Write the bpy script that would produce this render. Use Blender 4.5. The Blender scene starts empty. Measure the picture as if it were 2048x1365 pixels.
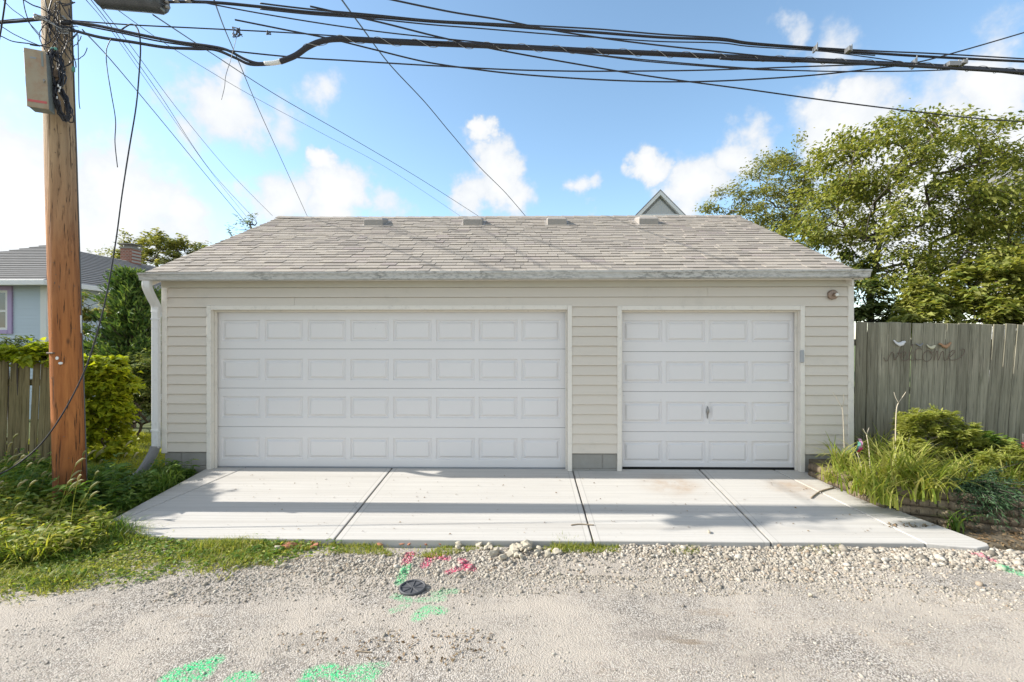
import bpy, bmesh, math, random
import numpy as np
from mathutils import Vector
random.seed(7); rng = np.random.default_rng(7)
S = bpy.context.scene; COL = S.collection
R = math.radians

# ------------------------------------------------------------------ camera
F = 950.0; CX, CY = 1033.0, 682.5; YAW = R(0.926); EYE = Vector((0, 0, 1.8))
cam = bpy.data.cameras.new('camera'); camo = bpy.data.objects.new('camera', cam); COL.objects.link(camo)
cam.sensor_width = 36; cam.lens = F/2048*36; cam.shift_x = (1024-CX)/2048
cam.clip_start = 0.05; cam.clip_end = 3000
camo.location = EYE; camo.rotation_euler = (R(90), 0, YAW)
S.camera = camo
S.render.resolution_x = 1024; S.render.resolution_y = 682

# ------------------------------------------------------------------ light
SUN_EL = R(33); SUN_AZ_DIR = Vector((-math.cos(SUN_EL), 0.0, math.sin(SUN_EL)))   # towards the sun: from the left, along the facade
sun = bpy.data.lights.new('sun', 'SUN'); sun.energy = 4.3; sun.angle = R(0.55); sun.color = (1, 0.95, 0.87)
suno = bpy.data.objects.new('sun', sun); COL.objects.link(suno); suno.location = (-20, 6, 20)
suno.rotation_euler = SUN_AZ_DIR.to_track_quat('Z', 'Y').to_euler()
S.view_settings.view_transform = 'Standard'; S.view_settings.look = 'None'
S.view_settings.exposure = 0.92; S.view_settings.gamma = 1; S.view_settings.use_curve_mapping = False

def pray(px, py):
    a = (px-CX)/F; u = (CY-py)/F
    return Vector((a*math.cos(YAW)-math.sin(YAW), a*math.sin(YAW)+math.cos(YAW), u))
def at(px, py, Y):
    d = pray(px, py); return EYE + d*(Y/d.y)
def onz(px, py, z):
    d = pray(px, py); return EYE + d*((z-EYE.z)/d.z)
SLOPE = 0.068; WY = 6.6
def onslab(px, py):                      # the concrete falls towards the alley
    d = pray(px, py)                     # z = -SLOPE*(WY-y)
    t = (-SLOPE*WY-EYE.z)/(d.z-SLOPE*d.y)
    return EYE + d*t

# ------------------------------------------------------------------ world
W = bpy.data.worlds.new('World'); S.world = W; W.use_nodes = True
wn = W.node_tree.nodes; wl = W.node_tree.links; wn.clear()
def N(nodes, t, **kw):
    n = nodes.new(t)
    for k, v in kw.items(): setattr(n, k, v)
    return n
wout = N(wn, 'ShaderNodeOutputWorld'); bg = N(wn, 'ShaderNodeBackground'); bg.inputs[1].default_value = 0.15
sky = N(wn, 'ShaderNodeTexSky', sky_type='NISHITA'); sky.sun_disc = False
sky.sun_elevation = SUN_EL; sky.sun_rotation = R(-90); sky.altitude = 200; sky.air_density = 1.0; sky.dust_density = 0.6; sky.ozone_density = 2.0
tc = N(wn, 'ShaderNodeTexCoord')
def wmath(op, a, b=None, clamp=False):
    n = N(wn, 'ShaderNodeMath', operation=op, use_clamp=clamp)
    for i, v in enumerate((a, b)):
        if v is None: continue
        if isinstance(v, (int, float)): n.inputs[i].default_value = v
        else: wl.new(v, n.inputs[i])
    return n.outputs[0]
CLOUDS = [  # direction (as seen), angular radius, weight: the cumulus heaps of this afternoon
 (40, 380, .155, 1.), (240, 395, .145, .95), (-120, 400, .16, 1.), (340, 440, .10, .85), (140, 480, .22, .85),
 (430, 220, .105, .8), (440, 150, .05, .7), (545, 235, .075, .5), (655, 190, .07, .55),
 (648, 320, .05, .95), (665, 390, .10, .95), (560, 405, .09, .8), (770, 415, .07, .6),
 (965, 272, .04, .85), (990, 350, .09, .9), (930, 390, .08, .8), (1040, 395, .07, .75),
 (1175, 375, .05, .65), (1300, 350, .06, .9), (1390, 375, .10, .85), (1480, 310, .085, .75), (1680, 210, .05, .8), (1690, 270, .12, .85),
 (1690, 85, .07, .55), (1570, 55, .045, .5), (1985, 175, .08, .95), (2020, 100, .08, .6), (1900, 240, .12, .65), (1800, 400, .22, .9), (2040, 420, .25, .9)]
dirv = N(wn, 'ShaderNodeVectorMath', operation='NORMALIZE'); wl.new(tc.outputs['Generated'], dirv.inputs[0])
# warp the direction a little so that the heaps have ragged rims
nz0 = N(wn, 'ShaderNodeTexNoise'); nz0.inputs['Scale'].default_value = 9; nz0.inputs['Detail'].default_value = 5; nz0.inputs['Roughness'].default_value = .6
wl.new(dirv.outputs[0], nz0.inputs['Vector'])
sub = N(wn, 'ShaderNodeVectorMath', operation='SUBTRACT'); wl.new(nz0.outputs['Color'], sub.inputs[0]); sub.inputs[1].default_value = (.5, .5, .5)
scl = N(wn, 'ShaderNodeVectorMath', operation='SCALE'); wl.new(sub.outputs[0], scl.inputs[0]); scl.inputs['Scale'].default_value = .16
wv = N(wn, 'ShaderNodeVectorMath', operation='ADD'); wl.new(dirv.outputs[0], wv.inputs[0]); wl.new(scl.outputs[0], wv.inputs[1])
acc = None
for (px, py, r, w) in CLOUDS:
    d = pray(px, py).normalized()
    dn = N(wn, 'ShaderNodeVectorMath', operation='DISTANCE'); wl.new(wv.outputs[0], dn.inputs[0]); dn.inputs[1].default_value = d
    mr = N(wn, 'ShaderNodeMapRange', interpolation_type='SMOOTHSTEP'); wl.new(dn.outputs['Value'], mr.inputs[0])
    mr.inputs[1].default_value = 0; mr.inputs[2].default_value = r*1.15; mr.inputs[3].default_value = w; mr.inputs[4].default_value = 0
    acc = mr.outputs[0] if acc is None else wmath('MAXIMUM', acc, mr.outputs[0])
# the same kind of cloud, unseen behind the viewer, thickened for neutral fill light
nzb = N(wn, 'ShaderNodeTexNoise'); nzb.inputs['Scale'].default_value = 2.3; nzb.inputs['Detail'].default_value = 2; wl.new(wv.outputs[0], nzb.inputs['Vector'])
far = N(wn, 'ShaderNodeMapRange', interpolation_type='SMOOTHSTEP'); wl.new(nzb.outputs['Fac'], far.inputs[0])
far.inputs[1].default_value = .43; far.inputs[2].default_value = .64; far.inputs[4].default_value = .95
sepd = N(wn, 'ShaderNodeSeparateXYZ'); wl.new(dirv.outputs[0], sepd.inputs[0])
back = N(wn, 'ShaderNodeMapRange', interpolation_type='SMOOTHSTEP'); wl.new(sepd.outputs['Y'], back.inputs[0])
back.inputs[1].default_value = .45; back.inputs[2].default_value = -.1; back.inputs[3].default_value = 0; back.inputs[4].default_value = 1
acc = wmath('MAXIMUM', acc, wmath('MULTIPLY', far.outputs[0], back.outputs[0]))
nz1 = N(wn, 'ShaderNodeTexNoise'); nz1.inputs['Scale'].default_value = 16; nz1.inputs['Detail'].default_value = 9; nz1.inputs['Roughness'].default_value = .58
wl.new(dirv.outputs[0], nz1.inputs['Vector'])
den = wmath('ADD', acc, wmath('MULTIPLY', wmath('SUBTRACT', nz1.outputs['Fac'], .5), .75))
cm = N(wn, 'ShaderNodeMapRange', interpolation_type='SMOOTHSTEP'); wl.new(den, cm.inputs[0]); cm.inputs[1].default_value = .18; cm.inputs[2].default_value = .62
cmk = wmath('MULTIPLY', cm.outputs[0], .96)
shade = N(wn, 'ShaderNodeMapRange'); wl.new(wmath('ADD', den, wmath('MULTIPLY', nz0.outputs['Fac'], .35)), shade.inputs[0]); shade.inputs[1].default_value = .45; shade.inputs[2].default_value = 1.2
ccol = N(wn, 'ShaderNodeMix', data_type='RGBA'); wl.new(shade.outputs[0], ccol.inputs['Factor'])
ccol.inputs['A'].default_value = (2.8, 2.95, 3.15, 1); ccol.inputs['B'].default_value = (3.95, 3.93, 3.86, 1)
hz = N(wn, 'ShaderNodeHueSaturation'); hz.inputs['Saturation'].default_value = .98; hz.inputs['Hue'].default_value = .49; hz.inputs['Value'].default_value = .98; wl.new(sky.outputs[0], hz.inputs['Color'])
mixw = N(wn, 'ShaderNodeMix', data_type='RGBA'); wl.new(cmk, mixw.inputs['Factor']); wl.new(hz.outputs[0], mixw.inputs['A']); wl.new(ccol.outputs['Result'], mixw.inputs['B'])
wl.new(mixw.outputs['Result'], bg.inputs[0]); wl.new(bg.outputs[0], wout.inputs[0])
W.cycles.sampling_method = 'MANUAL'; W.cycles.sample_map_resolution = 256

# ------------------------------------------------------------------ object helpers
def tag(o, label=None, cat=None, group=None, kind=None):
    if label: o['label'] = label
    if cat: o['category'] = cat
    if group: o['group'] = group
    if kind: o['kind'] = kind
    return o
def empty(name, loc, label=None, cat=None, group=None):
    o = bpy.data.objects.new(name, None); COL.objects.link(o); o.location = loc; o.empty_display_size = .1
    return tag(o, label, cat, group)
def link(name, me, parent=None):
    o = bpy.data.objects.new(name, me); COL.objects.link(o)
    if parent:
        o.parent = parent
        base = Vector((0, 0, 0)); p = parent
        while p: base += p.location; p = p.parent
        o.location = -base             # meshes are written in world metres
    return o
class MB:
    def __init__(s): s.v = []; s.f = []
    def add(s, vs, fs):
        b = len(s.v); s.v += [tuple(v) for v in vs]; s.f += [tuple(b+i for i in f) for f in fs]; return s
    def box(s, x0, x1, y0, y1, z0, z1):
        return s.add([(x0,y0,z0),(x1,y0,z0),(x1,y1,z0),(x0,y1,z0),(x0,y0,z1),(x1,y0,z1),(x1,y1,z1),(x0,y1,z1)],
                     [(0,3,2,1),(4,5,6,7),(0,1,5,4),(1,2,6,5),(2,3,7,6),(3,0,4,7)])
    def extrude_x(s, prof, x0, x1):       # prof: (y,z) closed, counter-clockwise seen from +x
        n = len(prof)
        vs = [(x0, y, z) for y, z in prof] + [(x1, y, z) for y, z in prof]
        fs = [(i, (i+1) % n, n+(i+1) % n, n+i) for i in range(n)]
        fs += [tuple(range(n-1, -1, -1)), tuple(range(n, 2*n))]
        return s.add(vs, [tuple(reversed(f)) for f in fs] if False else fs)
    def prism(s, poly, zt, zb):           # poly of (x,y), zt/zb functions or numbers
        n = len(poly); T = zt if callable(zt) else (lambda x, y: zt); B = zb if callable(zb) else (lambda x, y: zb)
        vs = [(x, y, B(x, y)) for x, y in poly]+[(x, y, T(x, y)) for x, y in poly]
        fs = [tuple(range(n-1, -1, -1)), tuple(range(n, 2*n))]+[(i, (i+1) % n, n+(i+1) % n, n+i) for i in range(n)]
        return s.add(vs, fs)
    def tube(s, pts, rad, n=8, cap=True, sx=1.0):
        pts = [Vector(p) for p in pts]; m = len(pts)
        if not hasattr(rad, '__len__'): rad = [rad]*m
        vs = []; up = Vector((0.13, 0.37, 0.92)); prev = None
        for i, p in enumerate(pts):
            t = (pts[min(i+1, m-1)]-pts[max(i-1, 0)])
            if t.length < 1e-9: t = Vector((0, 0, 1))
            t.normalize()
            a = prev - t*prev.dot(t) if prev is not None else up - t*up.dot(t)
            if a.length < 1e-4: a = t.orthogonal()
            a.normalize(); prev = a; b = t.cross(a)
            for k in range(n):
                an = 2*math.pi*k/n; vs.append(p+(a*math.cos(an)+b*math.sin(an)*sx)*rad[i])
        fs = [(i*n+k, i*n+(k+1) % n, (i+1)*n+(k+1) % n, (i+1)*n+k) for i in range(m-1) for k in range(n)]
        if cap: fs += [tuple(range(n-1, -1, -1)), tuple((m-1)*n+k for k in range(n))]
        return s.add(vs, fs)
    def build(s, name, mat, parent=None, smooth=False, bev=0, seg=1):
        me = bpy.data.meshes.new(name); me.from_pydata(s.v, [], s.f); me.update()
        bm = bmesh.new(); bm.from_mesh(me); bmesh.ops.recalc_face_normals(bm, faces=bm.faces); bm.to_mesh(me); bm.free()
        if smooth: me.polygons.foreach_set('use_smooth', [True]*len(me.polygons))
        me.materials.append(mat)
        o = link(name, me, parent)
        if bev:
            b = o.modifiers.new('b', 'BEVEL'); b.width = bev; b.segments = seg; b.limit_method = 'ANGLE'; b.angle_limit = R(40)
        return o
def np_mesh(name, V, Fc, mat, parent=None, smooth=False, attr=None):
    """V (n,3) float, Fc (m,3) triangles"""
    me = bpy.data.meshes.new(name); V = np.asarray(V, np.float32); Fc = np.asarray(Fc, np.int32)
    me.vertices.add(len(V)); me.vertices.foreach_set('co', V.ravel())
    me.loops.add(Fc.size); me.loops.foreach_set('vertex_index', Fc.ravel())
    me.polygons.add(len(Fc)); me.polygons.foreach_set('loop_start', np.arange(0, Fc.size, 3, dtype=np.int32)); me.polygons.foreach_set('loop_total', np.full(len(Fc), 3, np.int32))
    if smooth: me.polygons.foreach_set('use_smooth', np.ones(len(Fc), bool))
    me.update(calc_edges=True); me.validate()
    if attr is not None:
        a = me.attributes.new('tone', 'FLOAT', 'POINT'); a.data.foreach_set('value', np.asarray(attr, np.float32))
    me.materials.append(mat)
    return link(name, me, parent)

def spline(pts, n=8):
    pts = [Vector(p) for p in pts]; out = []
    for i in range(len(pts)-1):
        p0 = pts[max(0, i-1)]; p1 = pts[i]; p2 = pts[i+1]; p3 = pts[min(len(pts)-1, i+2)]
        for k in range(n):
            t = k/n; out.append(.5*((2*p1)+(p2-p0)*t+(2*p0-5*p1+4*p2-p3)*t*t+(3*p1-p0-3*p2+p3)*t**3))
    return out+[pts[-1]]

# ------------------------------------------------------------------ materials
class MT:
    """tiny node-tree writer"""
    def __init__(s, name):
        s.m = bpy.data.materials.new(name); s.m.use_nodes = True; s.nt = s.m.node_tree; s.n = s.nt.nodes; s.l = s.nt.links
        s.b = s.n['Principled BSDF']; s.out = s.n['Material Output']
        s.tc = s.n.new('ShaderNodeTexCoord')
    def new(s, t, **kw):
        n = s.n.new(t)
        for k, v in kw.items(): setattr(n, k, v)
        return n
    def put(s, sock, v):
        if isinstance(v, (int, float, tuple, list, Vector)):
            if isinstance(v, (tuple, list)) and len(v) == 3 and len(sock.default_value) == 4: v = (*v, 1)
            sock.default_value = v
        else: s.l.new(v, sock)
    def math(s, op, a, b=0, clamp=False):
        n = s.new('ShaderNodeMath', operation=op, use_clamp=clamp); s.put(n.inputs[0], a); s.put(n.inputs[1], b); return n.outputs[0]
    def coord(s, scale=(1, 1, 1), kind='Object', rot=(0, 0, 0)):
        mp = s.new('ShaderNodeMapping'); mp.inputs['Scale'].default_value = scale; mp.inputs['Rotation'].default_value = rot
        if kind == 'World':
            g = s.new('ShaderNodeNewGeometry'); s.l.new(g.outputs['Position'], mp.inputs[0])
        else: s.l.new(s.tc.outputs[kind], mp.inputs[0])
        return mp.outputs[0]
    def noise(s, vec, scale, detail=4, rough=.55, dist=0):
        n = s.new('ShaderNodeTexNoise'); s.l.new(vec, n.inputs['Vector']); n.inputs['Scale'].default_value = scale
        n.inputs['Detail'].default_value = detail; n.inputs['Roughness'].default_value = rough; n.inputs['Distortion'].default_value = dist; return n.outputs['Fac']
    def voro(s, vec, scale, feature='F1', out='Distance', rnd=1):
        n = s.new('ShaderNodeTexVoronoi', feature=feature); s.l.new(vec, n.inputs['Vector']); n.inputs['Scale'].default_value = scale
        n.inputs['Randomness'].default_value = rnd; return n.outputs[out]
    def rmp(s, v, a, b, c=0, d=1, smooth=False):
        n = s.new('ShaderNodeMapRange'); n.interpolation_type = 'SMOOTHSTEP' if smooth else 'LINEAR'; s.put(n.inputs[0], v)
        for i, x in enumerate((a, b, c, d)): n.inputs[i+1].default_value = x
        return n.outputs[0]
    def mix(s, f, a, b, mode='MIX'):
        n = s.new('ShaderNodeMix', data_type='RGBA', blend_type=mode); s.put(n.inputs['Factor'], f); s.put(n.inputs['A'], a); s.put(n.inputs['B'], b); return n.outputs['Result']
    def ramp(s, f, stops):
        n = s.new('ShaderNodeValToRGB'); s.l.new(f, n.inputs[0]); e = n.color_ramp.elements
        while len(e) < len(stops): e.new(.5)
        for i, (p, c) in enumerate(stops): e[i].position = p; e[i].color = (*c, 1)
        return n.outputs[0]
    def bump(s, h, strength=.3, dist=.01):
        n = s.new('ShaderNodeBump'); n.inputs['Strength'].default_value = strength; n.inputs['Distance'].default_value = dist; s.put(n.inputs['Height'], h)
        s.l.new(n.outputs[0], s.b.inputs['Normal']); return n
    def rnd(s):
        """a random number for every object and for every loose piece of a joined one"""
        o = s.new('ShaderNodeObjectInfo'); g = s.new('ShaderNodeNewGeometry')
        return s.math('FRACT', s.math('ADD', o.outputs['Random'], g.outputs['Random Per Island']))
    def done(s, col=None, rough=.6, metal=0, spec=.5):
        if col is not None: s.put(s.b.inputs['Base Color'], col)
        s.put(s.b.inputs['Roughness'], rough); s.b.inputs['Metallic'].default_value = metal; s.b.inputs['Specular IOR Level'].default_value = spec
        return s.m
def paint(name, c, rough=.5, var=.08, scale=3, metal=0, dirt=None, bump=0, bscale=60):
    t = MT(name); v = t.coord(); n = t.noise(v, scale, 5, .6)
    a = tuple(x*(1-var) for x in c); b = tuple(min(1, x*(1+var)) for x in c)
    col = t.mix(n, a, b)
    if dirt:
        d = t.rmp(t.noise(v, scale*3.1, 8, .7), .5, .75, 0, .55, True); col = t.mix(d, col, dirt)
    if bump: t.bump(t.noise(v, bscale, 3), bump, .004)
    return t.done(col, rough, metal)
def leafmat(name, cols, trans=.35, rough=.5, zdark=None):
    t = MT(name); r = t.rnd(); n = len(cols)
    col = t.ramp(r, [(i/max(1, n-1), c) for i, c in enumerate(cols)])
    t.done(col, rough, 0, .3)
    tr = t.new('ShaderNodeBsdfTranslucent'); t.l.new(t.mix(1.0, col, (1.25, 1.2, .55), 'MULTIPLY'), tr.inputs[0])
    mx = t.new('ShaderNodeMixShader'); mx.inputs[0].default_value = trans
    t.l.new(t.b.outputs[0], mx.inputs[1]); t.l.new(tr.outputs[0], mx.inputs[2]); t.l.new(mx.outputs[0], t.out.inputs['Surface'])
    return t.m
M = {}
def make_materials():
    # concrete, broom finished across the drive
    t = MT('concrete'); w = t.coord((1, 1, 1), 'World'); br = t.coord((.35, 48, 1), 'World')
    broom = t.noise(br, 1.0, 3, .7); big = t.noise(w, .9, 5, .6); fine = t.noise(w, 90, 3)
    col = t.mix(big, (.47, .45, .415), (.55, .53, .49)); col = t.mix(t.rmp(broom, .42, .62, 0, .75), col, (.41, .39, .36))
    band = t.rmp(t.noise(t.coord((.12, 5, 1), 'World'), 1.0, 3, .6), .5, .66, 0, .4, True); col = t.mix(band, col, (.38, .355, .32))
    def spot(x, y, r):
        d = t.new('ShaderNodeVectorMath', operation='DISTANCE'); t.l.new(t.coord((1, 1, 0), 'World'), d.inputs[0]); d.inputs[1].default_value = (x, y, 0)
        return t.rmp(d.outputs['Value'], 0, r, 1, 0, True)
    sxy = t.new('ShaderNodeSeparateXYZ'); t.l.new(w, sxy.inputs[0])
    for (pa, pb_) in (((779, 943), (668, 1080)), ((1146, 943), (1186, 1081)), ((1403, 944), (1541, 1083))):      # smooth tooled margins beside the joints
        A, B = onslab(*pa), onslab(*pb_); nx, ny = (B.y-A.y), -(B.x-A.x); ln = math.hypot(nx, ny); nx /= ln; ny /= ln; c0 = nx*A.x+ny*A.y
        d = t.math('ABSOLUTE', t.math('SUBTRACT', t.math('ADD', t.math('MULTIPLY', sxy.outputs[0], nx), t.math('MULTIPLY', sxy.outputs[1], ny)), c0))
        col = t.mix(t.rmp(d, .062, .068, .6, 0), col, (.5, .48, .445)); col = t.mix(t.rmp(t.math('ABSOLUTE', t.math('SUBTRACT', d, .068)), .002, .007, .55, 0), col, (.27, .255, .23))
        col = t.mix(t.rmp(t.math('ADD', d, t.math('MULTIPLY', t.noise(w, 9, 5, .7), .02)), .014, .034, .6, 0), col, (.2, .185, .165))
    p1 = onslab(1345, 970); p2 = onslab(1590, 975)
    st = t.math('MULTIPLY', t.math('MAXIMUM', spot(p1.x, p1.y, .55), spot(p2.x, p2.y, .5)), t.rmp(t.noise(w, 5, 6, .65), .35, .65, .1, .75))
    col = t.mix(st, col, (.36, .25, .16)); col = t.mix(t.rmp(t.noise(w, 38, 2, .5), .68, .78, 0, .5, True), col, (.2, .185, .165))
    t.bump(t.math('ADD', t.math('MULTIPLY', broom, 1.0), t.math('MULTIPLY', fine, .3)), .35, .004); M['concrete'] = t.done(col, .85, 0, .25)
    # alley: worn chip-seal with dust, patches and sprayed utility marks
    def alley(name, stone):
        t = MT(name); w = t.coord((1, 1, 1), 'World')
        big = t.noise(w, .55, 5, .6); mid = t.noise(w, 2.6, 6, .65)
        v = t.new('ShaderNodeTexVoronoi'); t.l.new(w, v.inputs['Vector']); v.inputs['Scale'].default_value = 100
        cs = t.new('ShaderNodeSeparateColor'); t.l.new(v.outputs['Color'], cs.inputs[0])
        if stone: chip = t.ramp(t.rnd(), [(0, (.18, .16, .13)), (.25, (.31, .275, .225)), (.6, (.41, .37, .305)), (.85, (.47, .435, .375)), (1, (.31, .235, .165))])
        else: chip = t.ramp(cs.outputs[0], [(0, (.13, .115, .1)), (.3, (.35, .315, .275)), (.7, (.48, .44, .39)), (1, (.58, .545, .495))])
        pit = t.rmp(t.math('ADD', v.outputs['Distance'], t.math('MULTIPLY', t.math('SUBTRACT', t.noise(w, 14, 4, .7), .5), .5)), .48, .68, 0, .85, True)
        if not stone: chip = t.mix(pit, chip, (.07, .063, .056))
        dust = t.mix(big, (.43, .375, .31), (.49, .435, .37))
        if stone: col = chip
        else:
            col = t.mix(t.rmp(t.math('ADD', t.math('MULTIPLY', mid, .6), t.math('MULTIPLY', big, .5)), .4, .66, .15, .9, True), chip, dust)
            dk = t.rmp(t.noise(t.coord((.7, 1.6, 1), 'World'), 1.1, 6, .7), .56, .72, 0, .5, True); col = t.mix(dk, col, (.2, .175, .15))
            br = t.rmp(t.noise(t.coord((.5, 1.7, 1), 'World'), 1.9, 7, .72), .6, .72, 0, .55, True); col = t.mix(br, col, (.23, .165, .1))
        def stroke(pts, wd):
            best = None
            for (a, b) in zip(pts[:-1], pts[1:]):
                A = onz(*a, -.19); B = onz(*b, -.19); ax, ay = A.x, A.y; dx, dy = B.x-A.x, B.y-A.y; L2 = dx*dx+dy*dy+1e-6
                sp = t._sep
                ux = t.math('SUBTRACT', sp.outputs[0], ax); uy = t.math('SUBTRACT', sp.outputs[1], ay)
                h = t.math('ADD', t.math('MULTIPLY', ux, dx/L2), t.math('MULTIPLY', uy, dy/L2), True)
                ex = t.math('SUBTRACT', ux, t.math('MULTIPLY', h, dx)); ey = t.math('SUBTRACT', uy, t.math('MULTIPLY', h, dy))
                d = t.math('SQRT', t.math('ADD', t.math('MULTIPLY', ex, ex), t.math('MULTIPLY', ey, ey)))
                best = d if best is None else t.math('MINIMUM', best, d)
            return t.rmp(best, wd*.35, wd, 1, 0, True)
        t._sep = t.new('ShaderNodeSeparateXYZ'); jit = t.new('ShaderNodeVectorMath', operation='MULTIPLY_ADD')
        nz = t.new('ShaderNodeTexNoise'); t.l.new(w, nz.inputs['Vector']); nz.inputs['Scale'].default_value = 22; nz.inputs['Detail'].default_value = 3
        t.l.new(nz.outputs['Color'], jit.inputs[0]); jit.inputs[1].default_value = (.05, .05, 0); t.l.new(w, jit.inputs[2])
        t.l.new(jit.outputs[0], t._sep.inputs[0])
        def marks(lst):
            m = None
            for pts, wd, k in lst:
                s_ = t.math('MULTIPLY', stroke(pts, wd), k); m = s_ if m is None else t.math('MAXIMUM', m, s_)
            return m
        spk = t.rmp(t.noise(w, 70, 4, .7), .42, .58, .0, .95, True)
        g = marks([([(330, 1364), (372, 1336), (440, 1318)], .075, 1), ([(352, 1364), (420, 1345), (432, 1326)], .07, .9), ([(470, 1362), (490, 1347), (515, 1352)], .07, .9),
                   ([(620, 1365), (636, 1340), (665, 1334), (688, 1345)], .075, .9), ([(690, 1365), (735, 1335), (755, 1345), (735, 1364)], .065, .75), ([(700, 1332), (780, 1326)], .04, .4),
                   ([(822, 1128), (806, 1166)], .055, .85), ([(800, 1192), (826, 1200)], .06, .55), ([(850, 1200), (890, 1196), (880, 1185), (915, 1180)], .06, .5),
                   ([(795, 1222), (820, 1212)], .05, .45), ([(845, 1235), (862, 1218), (890, 1222)], .075, .75), ([(2010, 1138), (2050, 1150)], .07, .8)])
        r = marks([([(818, 1124), (828, 1102)], .06, .95), ([(856, 1128), (870, 1108), (900, 1114)], .06, .95), ([(905, 1140), (940, 1132), (930, 1118), (950, 1136)], .06, .95), ([(1950, 1110), (1985, 1122)], .05, .85)])
        col = t.mix(t.math('MULTIPLY', g, spk), col, (.03, .56, .2)); col = t.mix(t.math('MULTIPLY', r, spk), col, (.55, .02, .13))
        if not stone: t.bump(t.math('ADD', t.math('MULTIPLY', t.rmp(v.outputs['Distance'], 0, .7, 1, 0), .8), t.math('MULTIPLY', t.noise(w, 30, 6, .75), 1.0)), .7, .009)
        else: t.bump(t.noise(t.coord(), 60, 4), .4, .004)
        return t.done(col, .9, 0, .2)
    M['alley'] = alley('alley_surface', False); M['stone'] = alley('gravel_stone', True)
    t = MT('soil'); w = t.coord((1, 1, 1), 'World')
    M['soil'] = t.done(t.mix(t.noise(w, 6, 7, .7), (.07, .055, .035), (.2, .165, .11)), .95); t.bump(t.noise(w, 40, 6, .7), .8, .02)
    t = MT('turf'); w = t.coord((1, 1, 1), 'World')
    M['turf'] = t.done(t.mix(t.noise(w, 3, 7, .7), (.05, .075, .02), (.14, .16, .05)), .95); t.bump(t.noise(w, 50, 5, .7), .8, .03)
    # siding, trim, doors
    t = MT('siding'); v = t.coord((1.5, 30, 60), 'World')
    sid = t.mix(t.noise(v, 1, 3), (.61, .555, .475), (.65, .59, .51)); o = t.rnd(); sid = t.mix(t.math('MULTIPLY', o, .3), sid, (.555, .505, .43))
    sid = t.mix(t.rmp(t.noise(t.coord((1, 1, 1), 'World'), 2.2, 6, .7), .55, .75, 0, .25, True), sid, (.41, .385, .33))
    t.bump(t.noise(v, 3, 4), .05, .003); M['siding'] = t.done(sid, .5, 0, .35)
    M['trim'] = paint('painted_trim', (.72, .675, .6), .5, .06, 4, 0, (.45, .42, .37))
    M['soffit'] = paint('soffit_paint', (.52, .49, .41), .55, .06, 2)
    t = MT('garage_door_paint'); v = t.coord((70, 70, 5), 'World'); w = t.coord((1, 1, 1), 'World')
    c = t.mix(t.noise(w, 1.3, 5, .6), (.685, .66, .645), (.73, .705, .69)); sp = t.rmp(t.noise(w, 20, 2, .5), .76, .82, 0, .5, True)
    c = t.mix(sp, c, (.42, .41, .39)); t.bump(t.noise(v, 1, 4, .6), .08, .002); M['door'] = t.done(c, .45, 0, .4)
    t = MT('gutter_metal'); w = t.coord((1, 1, 1), 'World'); dirt = t.rmp(t.noise(t.coord((5, 10, 16), 'World'), 2.5, 9, .75), .46, .58, 0, .9, True)
    patch = t.rmp(t.noise(t.coord((.9, 1, 1), 'World'), 1.5, 3), .38, .6, .25, 1); c = t.mix(t.math('MULTIPLY', dirt, patch), (.52, .515, .49), (.2, .2, .19)); M['gutter'] = t.done(c, .5, 0, .4)
    M['downspout'] = paint('downspout_paint', (.68, .675, .66), .4, .05, 4, 0, (.5, .49, .46))
    M['corrugated'] = paint('corrugated_plastic', (.3, .29, .28), .6, .15, 6)
    t = MT('shingle'); r = t.rnd(); w = t.coord((1, 1, 1), 'World')
    c = t.ramp(r, [(0, (.28, .25, .22)), (.3, (.36, .32, .275)), (.6, (.405, .36, .305)), (.85, (.455, .405, .34)), (1, (.34, .29, .27))])
    c = t.mix(t.rmp(t.noise(w, 130, 3, .7), .35, .65, .0, .5), c, (.2, .175, .15)); c = t.mix(t.rmp(t.noise(w, .8, 4, .6), .4, .7, 0, .4), c, (.33, .3, .26))
    t.bump(t.noise(w, 160, 3, .7), .6, .004); M['shingle'] = t.done(c, .92, 0, .2)
    t = MT('roof_far'); w = t.coord((1, 1, 1), 'World'); bk = t.coord((1, 1, 1), 'World')
    M['roof_far'] = t.done(t.mix(t.noise(t.coord((3, 3, 22), 'World'), 1.4, 5, .7), (.15, .145, .14), (.27, .26, .25)), .9, 0, .2)
    M['vent'] = paint('vent_metal', (.33, .30, .265), .6, .12, 9, 0, (.2, .18, .15))
    t = MT('cinder_block'); w = t.coord((1, 1, 1), 'World'); r = t.rnd()
    c = t.mix(t.noise(w, 4, 7, .65), (.2, .19, .165), (.36, .35, .315)); c = t.mix(t.math('MULTIPLY', r, .3), c, (.24, .24, .24)); t.bump(t.noise(w, 70, 5, .7), .7, .006); M['block'] = t.done(c, .95)
    M['mortar'] = paint('mortar', (.24, .225, .2), .95, .2, 30)
    M['dark'] = paint('dark_gap', (.015, .015, .015), .8)
    M['steel'] = paint('weathered_steel', (.3, .29, .27), .4, .2, 20, .8)
    M['grey_plastic'] = paint('grey_plastic', (.35, .36, .37), .45)
    M['bronze'] = paint('lamp_housing', (.3, .22, .17), .4, .1, 8, .3)
    M['bulb'] = paint('frosted_bulb', (.8, .78, .72), .15)
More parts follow.
